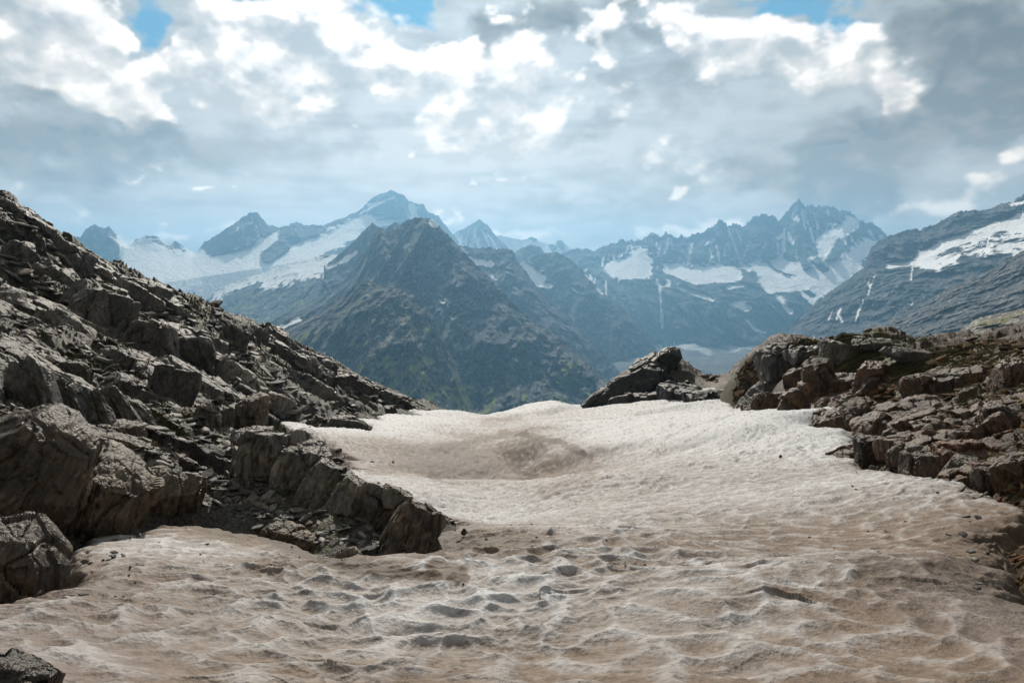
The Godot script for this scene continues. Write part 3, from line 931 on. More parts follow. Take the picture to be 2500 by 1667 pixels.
	var cl := []
	for k in 70:
		var u := rng.randf_range(1850, 2495)
		var foot := row_at([[1850, 1000, 0], [1980, 1022, 0], [2078, 1052, 0], [2115, 1125, 0], [2300, 1162, 0], [2495, 1215, 0]], u).x
		var v := lerpf(935.0 if u < 2270 else 880.0, foot, pow(rng.randf(), 0.7)) + 4.0
		if k % 3 == 0:
			var w := rng.randf_range(34, 70)
			cl.append([u, v, w, w * rng.randf_range(0.7, 1.4), 0.9, rng.randf_range(-1.3, 1.0), rng.randf_range(-0.3, 0.5)])
		else:
			var w := rng.randf_range(80, 190)
			cl.append([u, v, w, w * rng.randf_range(0.2, 0.42), rng.randf_range(0.5, 0.9), rng.randf_range(-0.8, 0.0), rng.randf_range(-0.1, 0.45)])
	var cn := Node3D.new()
	cn.name = "cliff"
	add_child(cn, true)
	cn.position = slope_point(R, bear(ray(2150, 1040)), meet(R, 2150, 1040))
	tag(cn, "rust-brown cliff of upright broken blocks above the snow", "cliff")
	for k in cl.size():
		var tn := rng.randf()
		var dk: Color = B.lerp(Color(0.09, 0.04, 0.02), maxf(0.0, tn * 1.6 - 0.6)).lerp(G * 0.8, maxf(0.0, 0.45 - tn * 2.0))
		block(R, cl[k], 2300 + k * 13, dk, BP.lerp(Color(0.2, 0.092, 0.045), maxf(0.0, tn * 1.6 - 0.6)), mb, cn, "rock_ledge" if cl[k][2] > 75 else "rock_block", cn.position)
	print("blocks")
	build_grass(right, R, "grass", 26000, [[2060, 850, 110, 26], [2120, 890, 130, 36], [2180, 925, 150, 30], [2090, 925, 90, 18], [2010, 870, 60, 26], [2230, 905, 90, 26], [2400, 900, 120, 70], [2460, 960, 90, 90], [1640, 930, 60, 24], [2300, 870, 120, 40]], 701, [Color(0.085, 0.085, 0.02), Color(0.12, 0.10, 0.03), Color(0.06, 0.075, 0.02), Color(0.14, 0.10, 0.04)], 3.0, 7.5)
	build_grass(left, L, "grass", 12000, [[290, 855, 60, 22], [265, 890, 50, 18], [60, 640, 70, 60], [110, 720, 110, 60], [330, 915, 120, 36], [400, 780, 120, 40], [180, 700, 120, 50], [60, 870, 80, 60], [480, 760, 90, 26], [520, 900, 160, 60], [640, 860, 120, 60], [120, 610, 60, 40], [400, 1000, 160, 50]], 702, [Color(0.07, 0.075, 0.02), Color(0.095, 0.085, 0.028), Color(0.05, 0.06, 0.02), Color(0.10, 0.08, 0.035)], 3.0, 6.5)
	tussock("round dry tussock on the crest, left one of the two", 2026, 833, 20, 31)
	tussock("wide dry tussock on the crest, right one of the two", 2180, 824, 26, 32)
	strew(L, left, 36000, [[-220, 400], [0, 480], [260, 650], [448, 750], [651, 800], [819, 900], [1060, 1003], [920, 1025], [860, 1060], [680, 1030], [830, 1110], [870, 1180], [1140, 1262], [1060, 1290], [1000, 1385], [780, 1350], [480, 1285], [200, 1310], [170, 1410], [0, 1450], [-220, 1480]], 501, [Color(0.06592, 0.0582, 0.04896), Color(0.1071, 0.09545, 0.08064), Color(0.1978, 0.1769, 0.1498), Color(0.0618, 0.04656, 0.03312), Color(0.1401, 0.1125, 0.08136), Color(0.09064, 0.08381, 0.07704), Color(0.2472, 0.2212, 0.1872)], mat("stone", 0.66, 0.4, t_rock, null, Vector3.ONE * 1.1, 0.0), 4.0, 52.0)
	strew(R, right, 18000, [[1440, 985], [1610, 880], [1780, 925], [1900, 850], [2020, 940], [2250, 930], [2300, 845], [2500, 830], [2720, 790], [2720, 1530], [2500, 1480], [2470, 1380], [2440, 1300], [2500, 1240], [2250, 1165], [2110, 1130], [2070, 1050], [1900, 1010], [1700, 960], [1530, 1000]], 601, [Color(0.07004, 0.04268, 0.02078), Color(0.09888, 0.06053, 0.02808), Color(0.1236, 0.08536, 0.04493), Color(0.04944, 0.03337, 0.01797), Color(0.1483, 0.1125, 0.06178), Color(0.1318, 0.06208, 0.02359), Color(0.09064, 0.04268, 0.01685)], mat("stone", 0.85, 0.25, t_rock, null, Vector3.ONE * 1.1, 0.0), 4.0, 42.0)

# ---------------------------------------------------------------- mountains
func row_at(row: Array, u: float) -> Vector2:
	if u <= row[0][0]: return Vector2(row[0][1], row[0][2])
	for k in row.size() - 1:
		if u <= row[k + 1][0]:
			var f: float = (u - row[k][0]) / (row[k + 1][0] - row[k][0])
			return Vector2(lerpf(row[k][1], row[k + 1][1], f), lerpf(row[k][2], row[k + 1][2], f))
	return Vector2(row[-1][1], row[-1][2])

func near_line(s: Array, u: float, v: float) -> float:
	var dx: float = s[2] - s[0]
	var dy: float = s[3] - s[1]
	var q := dx * dx + dy * dy
	var f: float = clampf(((u - s[0]) * dx + (v - s[1]) * dy) / q, 0.0, 1.0) if q > 0.0 else 0.0
	var ex: float = u - s[0] - f * dx
	var ey: float = v - s[1] - f * dy
	return 1.0 - sqrt(ex * ex + ey * ey) / s[4]

var m_snow: StandardMaterial3D
func mountain(called: String, label: String, rows: Array, o: Dictionary) -> void:
	var far: float = o.get("far", 1.0)
	var far_low: float = o.get("far_low", far)
	var u0: float = rows[0][0][0]
	var u1: float = rows[0][-1][0]
	var nc := int((u1 - u0) * 0.41 * o.get("res", 0.9)) + 2
	var nr: int = o.get("nr", 160)
	var back := 8
	var size: float = o.get("size", 400.0)      # metres of the main gullies
	var relief: float = o.get("relief", 0.25)   # their depth, of size
	var jag: float = o.get("jag", 2.0)
	var g1 := noise(o.get("seed", 1), 1.0 / size, 5, FastNoiseLite.TYPE_SIMPLEX_SMOOTH, FastNoiseLite.FRACTAL_RIDGED)
	g1.fractal_gain = 0.55
	var g2 := noise(o.get("seed", 1) + 7, 5.0 / size, 5)
	g2.fractal_gain = 0.6
	var g4 := noise(o.get("seed", 1) + 11, 14.0 / size, 3)
	var g3 := noise(o.get("seed", 1) + 9, 1.6 / size, 4)
	var lean: float = o.get("lean", 0.25)
	var rock: Color = o.get("rock", Color(0.05, 0.058, 0.066))
	var rock2: Color = o.get("rock2", Color(0.13, 0.13, 0.13))
	var grass: Color = o.get("grass", Color(0.165, 0.195, 0.042))
	var green: float = o.get("green", -1.0)
	var white := Color(0.92, 0.93, 0.94)
	var lines: Array = o.get("snow", [])
	var keepout: Array = o.get("bare", [])
	if o.has("gullies"):
		var rng := RandomNumberGenerator.new()
		rng.seed = o.seed
		lines = lines.duplicate()
		for k in int(o.gullies):
			var gu := rng.randf_range(u0 + 40.0, u1 - 60.0)
			var gv := row_at(rows[0], gu).x + rng.randf_range(8.0, 90.0)
			var gl := rng.randf_range(12.0, 55.0)
			lines.append([gu, gv, gu + rng.randf_range(-0.35, 0.45) * gl, gv + gl, rng.randf_range(1.6, 3.4), 1.0])
	var base: float = o.get("white", -1.0)      # how snowy it is everywhere
	var vs := PackedVector3Array()
	var cs := PackedColorArray()
	var total := nr + back
	vs.resize(nc * total); cs.resize(nc * total)
	for c in nc:
		var u := u0 + (u1 - u0) * c / (nc - 1.0)
		var ctl := []
		for row in rows: ctl.append(row_at(row, u))
		for k in total:
			var r := k - back
			var u_ := u
			var t := maxf(0.0, r / (nr - 1.0)) * (rows.size() - 1)
			var s := mini(int(t), rows.size() - 2)
			var a: Vector2 = ctl[s]
			var b: Vector2 = ctl[s + 1]
			var v := lerpf(a.x, b.x, t - s)
			var d := lerpf(a.y, b.y, t - s) * lerpf(far, far_low, t / (rows.size() - 1.0))
			var p := pt(u_, v, d)
			var sn := base
			for L in lines:
				if absf(u - L[0]) < 420.0: sn = maxf(sn, near_line([L[0], L[1], L[2], L[3], L[4] * 1.15], u, v) * (L[5] if L.size() > 5 else 1.0))
			for L in keepout:
				sn -= maxf(0.0, near_line(L, u, v)) * 3.0
			var calm := 1.0 - 0.7 * ss(-0.15, 0.5, sn)      # snow lies where the ground is even
			var q := Vector3(p.x + p.y * lean, p.y * 0.3, p.z * 0.3)
			var rel := g1.get_noise_3dv(q) * relief * 1.9 * size * (0.35 + 0.65 * minf(1.0, t * 3.0))
			var fine := g2.get_noise_3dv(q * Vector3(1, 1.7, 1.7))
			rel += fine * relief * size * 0.55
			rel *= calm
			if r <= 0:
				v += jag * (g2.get_noise_3d(p.x * 1.7, 3.0, p.z * 1.7) * 3.0 + g2.get_noise_3d(p.x * 5.0, 9.0, p.z * 5.0) * 2.5)
			else:
				v += jag * (g2.get_noise_3d(p.x * 1.7, 3.0, p.z * 1.7) * 3.0 + g2.get_noise_3d(p.x * 5.0, 9.0, p.z * 5.0) * 2.5) * exp(-r * 0.08)
			p = pt(u_, v, d - rel)
			if r < 0:
				var bk := -r / float(back)
				p += Vector3(p.x, 0, p.z).normalized() * (size * 2.2 * bk) + Vector3(0, -size * 1.7 * bk * (0.4 + 0.6 * bk), 0)
			var n3 := g3.get_noise_3dv(p)
			var tone := clampf(0.42 + 0.9 * fine + 0.4 * n3, 0.0, 1.0)
			var col := rock.lerp(rock2, tone * tone)
			var sl := g4.get_noise_3d(p.x + p.y * lean * 2.0, p.y * 0.5, p.z * 0.5)
			col = col.lerp(rock2 * 1.7, ss(0.26, 0.42, sl + fine * 0.25) * 0.7).lerp(rock * 0.55, ss(0.2, 0.45, -sl) * 0.7)
			if green > -0.9:
				var gm := n3 * 0.9 + fine * 0.9 + green * 1.0 - 0.35 * absf(g1.get_noise_3dv(q * 2.0))
				if o.has("green_low"): gm += (v - o.green_low) / 400.0
				col = col.lerp(grass, ss(0.0, 0.35, gm) * 0.9)
			if sn > -0.8:
				sn = sn * 1.3 + fine * 1.0 + n3 * 0.6
				col = col.lerp(white, ss(0.0, 0.07, sn))
			vs[k * nc + c] = p
			cs[k * nc + c] = col
	var ns := grid_normals(vs, nc, total)
	var ix := PackedInt32Array()
	ix.resize((nc - 1) * (total - 1) * 6)
	var w := 0
	for r in total - 1:
		for c in nc - 1:
			var k := r * nc + c
			ix[w] = k; ix[w + 1] = k + 1; ix[w + 2] = k + nc
			ix[w + 3] = k + 1; ix[w + 4] = k + nc + 1; ix[w + 5] = k + nc
			w += 6
	var e: float = o.get("grain", 30.0) * 3.0
	var m := mat("mountain_rock", 0.9, 0.2, t_soft, t_bump, Vector3.ONE / e, e * o.get("bump", 1.6))
	var n := put(called, surf(vs, ix, cs, ns), m)
	tag(n, label, "mountain", "structure")

var t_rock: ImageTexture
var t_bump: ImageTexture
var t_soft: ImageTexture
var t_fib: ImageTexture

func build_mountains() -> void:
	# the far range on the left, with the highest peak
	mountain("mountain", "pale blue high summit range with a snowy cirque, farthest left", [
		[[100, 590, 9300], [165, 569, 9300], [184, 578, 9300], [195, 582, 9300], [207, 559, 9200], [230, 548, 9200], [254, 557, 9200], [264, 551, 9200], [283, 572, 9300], [306, 597, 9500], [314, 597, 9500], [333, 582, 9300], [356, 573, 9200], [379, 578, 9200], [402, 590, 9200], [419, 595, 9200], [427, 588, 9200], [452, 603, 9200], [471, 618, 9300], [480, 615, 9300], [497, 593, 9200], [536, 569, 9000], [574, 544, 9000], [603, 523, 9000], [612, 519, 9000], [628, 516, 9000], [635, 527, 9000], [651, 546, 9100], [677, 555, 9200], [689, 555, 9200], [721, 541, 9200], [746, 551, 9300], [765, 550, 9400], [796, 548, 9600], [823, 534, 9800], [842, 530, 10000], [876, 514, 10200], [898, 492, 10300], [923, 475, 10400], [957, 463, 10400], [983, 475, 10400], [1004, 495, 10500], [1034, 499, 10500], [1046, 520, 10600], [1072, 526, 10600], [1080, 541, 10700], [1095, 560, 10800], [1120, 590, 10900]],
		[[100, 630, 8900], [260, 640, 8800], [300, 605, 8900], [365, 612, 8800], [420, 628, 8700], [470, 630, 8700], [540, 608, 8600], [600, 604, 8500], [660, 585, 8600], [760, 600, 8700], [850, 575, 9200], [957, 560, 9800], [1120, 620, 10200]],
		[[100, 700, 7800], [400, 690, 7600], [600, 660, 7600], [850, 620, 8200], [1120, 660, 8800]],
		[[100, 800, 7100], [450, 770, 7000], [600, 770, 7000], [850, 710, 7300], [1120, 740, 7700]]],
		{seed = 101, gullies = 16, far = 0.82, size = 900.0, relief = 0.16, jag = 1.6, nr = 170, grain = 240.0, lean = 0.1,
		snow = [[300, 625, 420, 650, 45, 1.5], [330, 690, 520, 690, 60, 1.5], [400, 650, 560, 640, 35, 1.4], [560, 635, 640, 600, 24, 1.4], [640, 595, 672, 578, 14], [560, 670, 640, 640, 26, 1.2], [620, 660, 760, 590, 24, 1.3], [680, 645, 900, 545, 22, 1.4], [430, 735, 520, 735, 40], [345, 585, 360, 605, 10], [842, 560, 870, 548, 12, 1.4], [1005, 505, 1012, 530, 9, 1.5], [605, 545, 612, 540, 5], [470, 625, 490, 620, 12, 1.3], [860, 540, 940, 525, 5], [900, 500, 960, 480, 4], [760, 600, 850, 560, 16], [470, 660, 620, 655, 40, 1.3], [920, 545, 960, 540, 9], [880, 520, 930, 490, 4], [970, 500, 985, 525, 3]],
		bare = [[655, 625, 690, 600, 22], [240, 600, 270, 620, 34], [700, 580, 760, 560, 24], [520, 600, 600, 575, 30]]})
	mountain("mountain", "pale pointed far peak streaked with snow, right of the highest summit", [
		[[1085, 590, 11500], [1114, 567, 11500], [1131, 558, 11500], [1153, 546, 11500], [1170, 535, 11500], [1191, 550, 11500], [1208, 573, 11500], [1238, 601, 11500], [1262, 630, 11500]],
		[[1085, 640, 10800], [1170, 610, 10600], [1262, 660, 10800]], [[1085, 720, 9600], [1262, 720, 9600]]],
		{seed = 102, far = 0.82, size = 800.0, relief = 0.14, jag = 1.0, nr = 60, grain = 240.0, snow = [[1160, 560, 1150, 600, 4], [1178, 560, 1195, 600, 4], [1190, 570, 1215, 605, 4], [1120, 580, 1126, 605, 8], [1165, 575, 1170, 610, 4], [1140, 570, 1135, 600, 3]]})
	mountain("mountain", "white snow-covered far peaks on the low gap of the skyline", [
		[[1195, 600, 13000], [1212, 573, 13000], [1250, 580, 13000], [1275, 585, 13000], [1301, 577, 13000], [1331, 594, 13000], [1350, 596, 12800], [1370, 582, 12800], [1395, 609, 12800], [1440, 630, 12800]],
		[[1195, 660, 12000], [1440, 660, 12000]], [[1195, 720, 11000], [1440, 720, 11000]]],
		{seed = 103, far = 0.82, size = 900.0, relief = 0.12, jag = 1.0, nr = 60, grain = 240.0, white = 0.55, bare = [[1297, 580, 1306, 584, 8], [1345, 600, 1352, 604, 7], [1365, 590, 1375, 600, 7]]})
	mountain("mountain", "dark blue rounded peak in front of the white far peaks", [
		[[1230, 640, 6800], [1251, 620, 6800], [1275, 604, 6800], [1297, 597, 6800], [1319, 603, 6800], [1331, 620, 6800], [1360, 640, 6800]],
		[[1230, 680, 6300], [1360, 680, 6300]], [[1230, 760, 5800], [1360, 760, 5800]]],
		{seed = 104, size = 500.0, relief = 0.2, jag = 1.0, nr = 60, grain = 160.0})
	# the great range on the right
	mountain("mountain", "jagged blue range with white glaciers and a summit in cloud", [
		[[1340, 640, 8600], [1399, 607, 8600], [1429, 607, 8600], [1450, 614, 8600], [1476, 599, 8500], [1514, 590, 8500], [1564, 586, 8500], [1591, 569, 8500], [1611, 578, 8500], [1628, 567, 8500], [1649, 580, 8500], [1687, 578, 8500], [1734, 556, 8500], [1759, 537, 8400], [1776, 550, 8500], [1798, 546, 8500], [1815, 552, 8500], [1844, 527, 8500], [1866, 527, 8500], [1891, 526, 8500], [1902, 539, 8600], [1925, 514, 8700], [1951, 484, 8700], [1959, 501, 8700], [1989, 505, 8700], [2020, 500, 8700], [2053, 512, 8700], [2087, 524, 8700], [2112, 548, 8700], [2134, 546, 8700], [2168, 578, 8800], [2220, 630, 9000]],
		[[1340, 680, 7800], [1500, 638, 7800], [1560, 625, 7800], [1640, 650, 7800], [1800, 645, 7800], [1900, 640, 7800], [1950, 625, 7800], [2060, 560, 8000], [2100, 600, 7900], [2220, 670, 8000]],
		[[1340, 720, 7000], [1500, 680, 7000], [1700, 690, 7000], [1900, 700, 7000], [2080, 680, 7000], [2220, 720, 7000]],
		[[1340, 780, 6500], [1500, 745, 6500], [1700, 740, 6500], [1900, 740, 6500], [2220, 760, 6500]],
		[[1340, 870, 5900], [1560, 858, 6000], [1800, 832, 6100], [2220, 850, 6100]]],
		{seed = 105, gullies = 60, size = 800.0, relief = 0.22, jag = 4.0, nr = 230, grain = 220.0, lean = 0.15, green = -0.75,
		snow = [[1500, 655, 1560, 640, 20, 1.3], [1560, 625, 1572, 650, 22, 1.3], [1520, 670, 1580, 668, 12], [1635, 655, 1700, 672, 16, 1.3], [1700, 672, 1790, 668, 20, 1.3], [1740, 655, 1790, 660, 12], [1850, 650, 1900, 680, 18, 1.2], [1900, 640, 1945, 660, 16, 1.2], [1870, 690, 1960, 690, 22, 1.1], [1960, 640, 2000, 680, 20, 1.2], [2010, 590, 2080, 545, 16, 1.4], [2020, 610, 2040, 650, 18, 1.3], [2050, 660, 2120, 600, 20, 1.3], [2000, 700, 2080, 660, 24, 1.2], [1960, 680, 2050, 690, 24, 1.2],
		[1780, 556, 1810, 640, 3.5], [1810, 640, 1830, 655, 7], [1800, 560, 1812, 590, 2.5], [1750, 600, 1757, 640, 2.5], [1925, 570, 1945, 610, 3], [1960, 510, 1975, 550, 3], [1990, 520, 2000, 560, 3], [1900, 590, 1905, 630, 2.5], [1940, 530, 1946, 533, 7], [1610, 600, 1605, 625, 3], [1720, 600, 1730, 590, 2], [1900, 580, 1910, 575, 6], [1612, 690, 1630, 690, 8], [1610, 690, 1618, 800, 3.0, 0.9], [1800, 740, 1830, 750, 9], [1770, 730, 1820, 755, 4], [1820, 775, 1850, 805, 4], [1840, 800, 1868, 810, 4], [1745, 795, 1765, 812, 3], [1900, 720, 1930, 760, 6], [1960, 715, 1990, 745, 5], [1980, 735, 2010, 715, 5], [2120, 560, 2150, 600, 3], [1660, 700, 1740, 730, 6], [1780, 700, 1850, 690, 5], [1590, 575, 1600, 570, 2]],
		bare = [[2030, 625, 2055, 600, 16], [1945, 600, 1970, 650, 12], [1600, 660, 1620, 690, 10], [1830, 680, 1860, 720, 14]]})
	# dark ridges between the valley and the near pyramid
	mountain("mountain", "blue hazy ridge falling to the valley, third behind the dark pyramid", [
		[[1230, 650, 5200], [1300, 625, 5200], [1331, 618, 5200], [1357, 614, 5200], [1391, 633, 5200], [1421, 658, 5100], [1450, 692, 5000], [1484, 722, 4900], [1535, 765, 4800], [1578, 811, 4700], [1604, 855, 4600], [1640, 905, 4500]],
		[[1230, 760, 4700], [1400, 730, 4600], [1500, 790, 4500], [1640, 930, 4400]], [[1230, 980, 3900], [1640, 980, 3900]]],
		{seed = 106, far = 1.12, size = 420.0, relief = 0.24, jag = 1.4, nr = 190, grain = 120.0, lean = -0.3, green = -0.65, snow = [[1275, 665, 1320, 680, 14], [1300, 690, 1340, 695, 7], [1285, 650, 1300, 665, 10], [1395, 700, 1420, 715, 4], [1460, 705, 1470, 715, 4], [1430, 670, 1440, 680, 3]]})
	mountain("mountain", "flat-topped dark blue ridge just right of the dark pyramid", [
		[[1080, 600, 3700], [1110, 595, 3700], [1127, 601, 3700], [1170, 606, 3700], [1191, 603, 3700], [1234, 607, 3700], [1251, 609, 3700], [1259, 629, 3680], [1280, 658, 3650], [1302, 688, 3600], [1344, 739, 3500], [1387, 770, 3400], [1429, 815, 3300], [1472, 858, 3200], [1514, 911, 3100], [1545, 960, 3050]],
		[[1080, 720, 3300], [1250, 720, 3250], [1400, 840, 3050], [1545, 985, 2950]], [[1080, 1030, 2700], [1545, 1030, 2750]]],
		{seed = 107, far = 1.25, size = 370.0, relief = 0.26, jag = 1.6, nr = 230, grain = 80.0, lean = -0.35, green = -0.55, snow = [[1140, 630, 1195, 645, 9], [1125, 610, 1135, 620, 6], [1240, 660, 1255, 668, 4], [1200, 672, 1210, 680, 3], [1255, 700, 1262, 704, 3], [1310, 735, 1320, 740, 3]]})
	mountain("mountain", "blue small peak half hidden behind the pyramid's left shoulder", [
		[[790, 650, 4200], [834, 616, 4200], [864, 590, 4200], [889, 561, 4200], [908, 544, 4200], [923, 554, 4200], [943, 556, 4200], [964, 541, 4200], [980, 550, 4200], [1040, 580, 4200]],
		[[790, 690, 3900], [1040, 660, 3900]], [[790, 760, 3500], [1040, 760, 3500]]],
		{seed = 108, size = 330.0, relief = 0.22, jag = 1.2, nr = 90, grain = 100.0, snow = [[840, 632, 870, 615, 5], [800, 650, 850, 632, 5]]})
	mountain("mountain", "long hazy olive shoulder with snow specks left of the pyramid", [
		[[420, 800, 4600], [490, 745, 4600], [520, 712, 4600], [560, 690, 4600], [640, 668, 4500], [700, 645, 4400], [780, 625, 4300], [850, 618, 4100], [900, 620, 4000], [960, 640, 3900]],
		[[420, 820, 4200], [560, 750, 4000], [700, 710, 3800], [850, 670, 3500], [960, 690, 3400]],
		[[420, 900, 3300], [600, 830, 3000], [850, 790, 2800], [960, 790, 2800]]],
		{seed = 109, far = 1.2, size = 330.0, relief = 0.2, jag = 1.6, nr = 150, grain = 100.0, lean = 0.6, green = -0.1, green_low = 740.0, rock2 = Color(0.2, 0.19, 0.17),
		snow = [[620, 680, 760, 640, 14, 0.75], [740, 650, 860, 625, 12, 0.8], [650, 690, 800, 655, 12, 0.45], [560, 700, 600, 690, 8, 0.7], [520, 730, 560, 700, 10, 0.5]]})
	mountain("mountain", "dark steep pyramid peak dominating the middle of the view", [
		[[640, 800, 2500], [700, 762, 2500], [760, 735, 2450], [820, 700, 2400], [857, 668, 2350], [876, 646, 2330], [898, 607, 2300], [915, 569, 2280], [932, 556, 2280], [949, 567, 2290], [970, 558, 2290], [983, 546, 2280], [1000, 535, 2280], [1015, 530, 2280], [1046, 533, 2280], [1063, 541, 2280], [1080, 560, 2270], [1097, 577, 2260], [1123, 605, 2240], [1153, 637, 2220], [1187, 671, 2190], [1212, 697, 2170], [1280, 765, 2110], [1325, 795, 2070], [1365, 822, 2020], [1408, 860, 1960], [1450, 901, 1900], [1493, 935, 1850], [1530, 990, 1800]],
		[[640, 840, 2150], [800, 770, 2100], [900, 710, 2060], [960, 720, 2000], [1100, 740, 1980], [1250, 830, 1900], [1400, 930, 1800], [1530, 1010, 1720]],
		[[640, 960, 1700], [900, 900, 1720], [1200, 930, 1680], [1400, 990, 1620], [1530, 1040, 1600]],
		[[640, 1080, 1400], [1530, 1080, 1420]]],
		{seed = 110, far = 1.45, size = 370.0, relief = 0.34, jag = 1.6, nr = 380, res = 1.0, grain = 45.0, lean = -0.25, green = -0.22, green_low = 830.0, rock = Color(0.045, 0.05, 0.055), rock2 = Color(0.155, 0.16, 0.16),
		snow = [[1055, 538, 1062, 548, 8, 1.2], [1078, 730, 1082, 735, 4], [1155, 690, 1170, 695, 3], [1105, 775, 1130, 762, 4, 0.7], [1250, 870, 1262, 880, 3], [1120, 905, 1140, 915, 3], [1010, 850, 1020, 853, 3]]})
	mountain("mountain", "rocky green foothill in front of the dark pyramid", [
		[[600, 830, 1750], [640, 812, 1740], [672, 799, 1730], [690, 786, 1730], [706, 777, 1720], [740, 773, 1720], [779, 765, 1710], [804, 739, 1700], [838, 722, 1690], [872, 692, 1680], [893, 684, 1680], [919, 692, 1670], [960, 700, 1660], [985, 706, 1650], [1025, 728, 1630], [1060, 775, 1610], [1085, 830, 1600], [1110, 890, 1590], [1140, 960, 1580], [1180, 1040, 1570]],
		[[600, 850, 1600], [700, 830, 1560], [880, 760, 1520], [1000, 800, 1500], [1180, 1060, 1500]],
		[[600, 1080, 1180], [900, 1080, 1200], [1180, 1090, 1300]]],
		{seed = 111, far = 1.45, size = 190.0, relief = 0.26, jag = 1.6, nr = 300, res = 1.0, grain = 36.0, lean = -0.3, green = -0.15, green_low = 800.0, rock = Color(0.05, 0.056, 0.055), rock2 = Color(0.2, 0.19, 0.17),
		snow = [[690, 800, 730, 780, 5, 0.5]]})
	# right-hand ridges
	mountain("mountain", "long dark ridge with broken snow patches rising to the right edge", [
		[[1880, 850, 4400], [1919, 814, 4450], [1959, 769, 4500], [2010, 726, 4550], [2074, 680, 4600], [2112, 652, 4600], [2121, 620, 4600], [2129, 603, 4600], [2151, 584, 4600], [2180, 573, 4600], [2223, 561, 4550], [2248, 561, 4550], [2278, 548, 4500], [2295, 544, 4500], [2338, 516, 4450], [2372, 514, 4400], [2414, 512, 4400], [2448, 497, 4350], [2474, 493, 4300], [2500, 473, 4250], [2600, 430, 4200]],
		[[1880, 860, 4200], [2000, 770, 4250], [2120, 660, 4350], [2240, 630, 4300], [2340, 580, 4150], [2600, 520, 3900]],
		[[1880, 870, 4000], [2000, 800, 3900], [2200, 690, 3800], [2400, 640, 3600], [2600, 600, 3400]],
		[[1880, 930, 3300], [2200, 880, 3000], [2600, 800, 2700]]],
		{seed = 112, gullies = 20, size = 330.0, relief = 0.24, jag = 1.8, nr = 240, grain = 100.0, lean = 0.3, green = -0.7, rock2 = Color(0.17, 0.165, 0.16),
		snow = [[2170, 648, 2230, 640, 8], [2240, 640, 2290, 650, 10], [2250, 625, 2340, 580, 16, 1.0], [2300, 600, 2420, 560, 18, 0.7], [2340, 575, 2500, 530, 16, 1.0], [2400, 560, 2500, 560, 20, 0.6], [2470, 500, 2495, 492, 5], [2180, 755, 2190, 760, 4], [2220, 738, 2226, 742, 3], [2280, 640, 2330, 630, 10, 0.5], [2440, 600, 2500, 600, 18, 0.5], [2370, 620, 2420, 600, 10, 0.5]],
		bare = [[2160, 610, 2260, 585, 22], [2280, 570, 2460, 520, 18]]})
	mountain("mountain", "streaked rocky flank in front of the long snowy ridge", [
		[[2040, 870, 2500], [2090, 832, 2500], [2140, 798, 2480], [2200, 768, 2450], [2260, 738, 2400], [2330, 695, 2350], [2400, 668, 2300], [2450, 640, 2250], [2500, 612, 2200], [2600, 570, 2150]],
		[[2040, 900, 2150], [2300, 810, 1950], [2600, 700, 1750]], [[2040, 980, 1700], [2600, 900, 1400]]],
		{seed = 113, size = 170.0, relief = 0.24, jag = 1.6, nr = 180, grain = 50.0, lean = 0.5, green = -0.5, green_low = 800.0, rock = Color(0.07, 0.075, 0.08), rock2 = Color(0.2, 0.2, 0.195)})
	mountain("mountain", "sunlit green and grey hill behind the right-hand knoll", [
		[[2290, 850, 700], [2316, 828, 700], [2350, 803, 700], [2393, 775, 700], [2435, 767, 690], [2500, 752, 680], [2600, 735, 660]],
		[[2290, 880, 560], [2600, 830, 500]], [[2290, 940, 420], [2600, 930, 360]]],
		{seed = 114, size = 60.0, relief = 0.2, jag = 1.2, nr = 90, grain = 14.0, lean = 0.4, green = -0.1, rock = Color(0.16, 0.15, 0.13), rock2 = Color(0.36, 0.34, 0.3), grass = Color(0.16, 0.15, 0.045)})

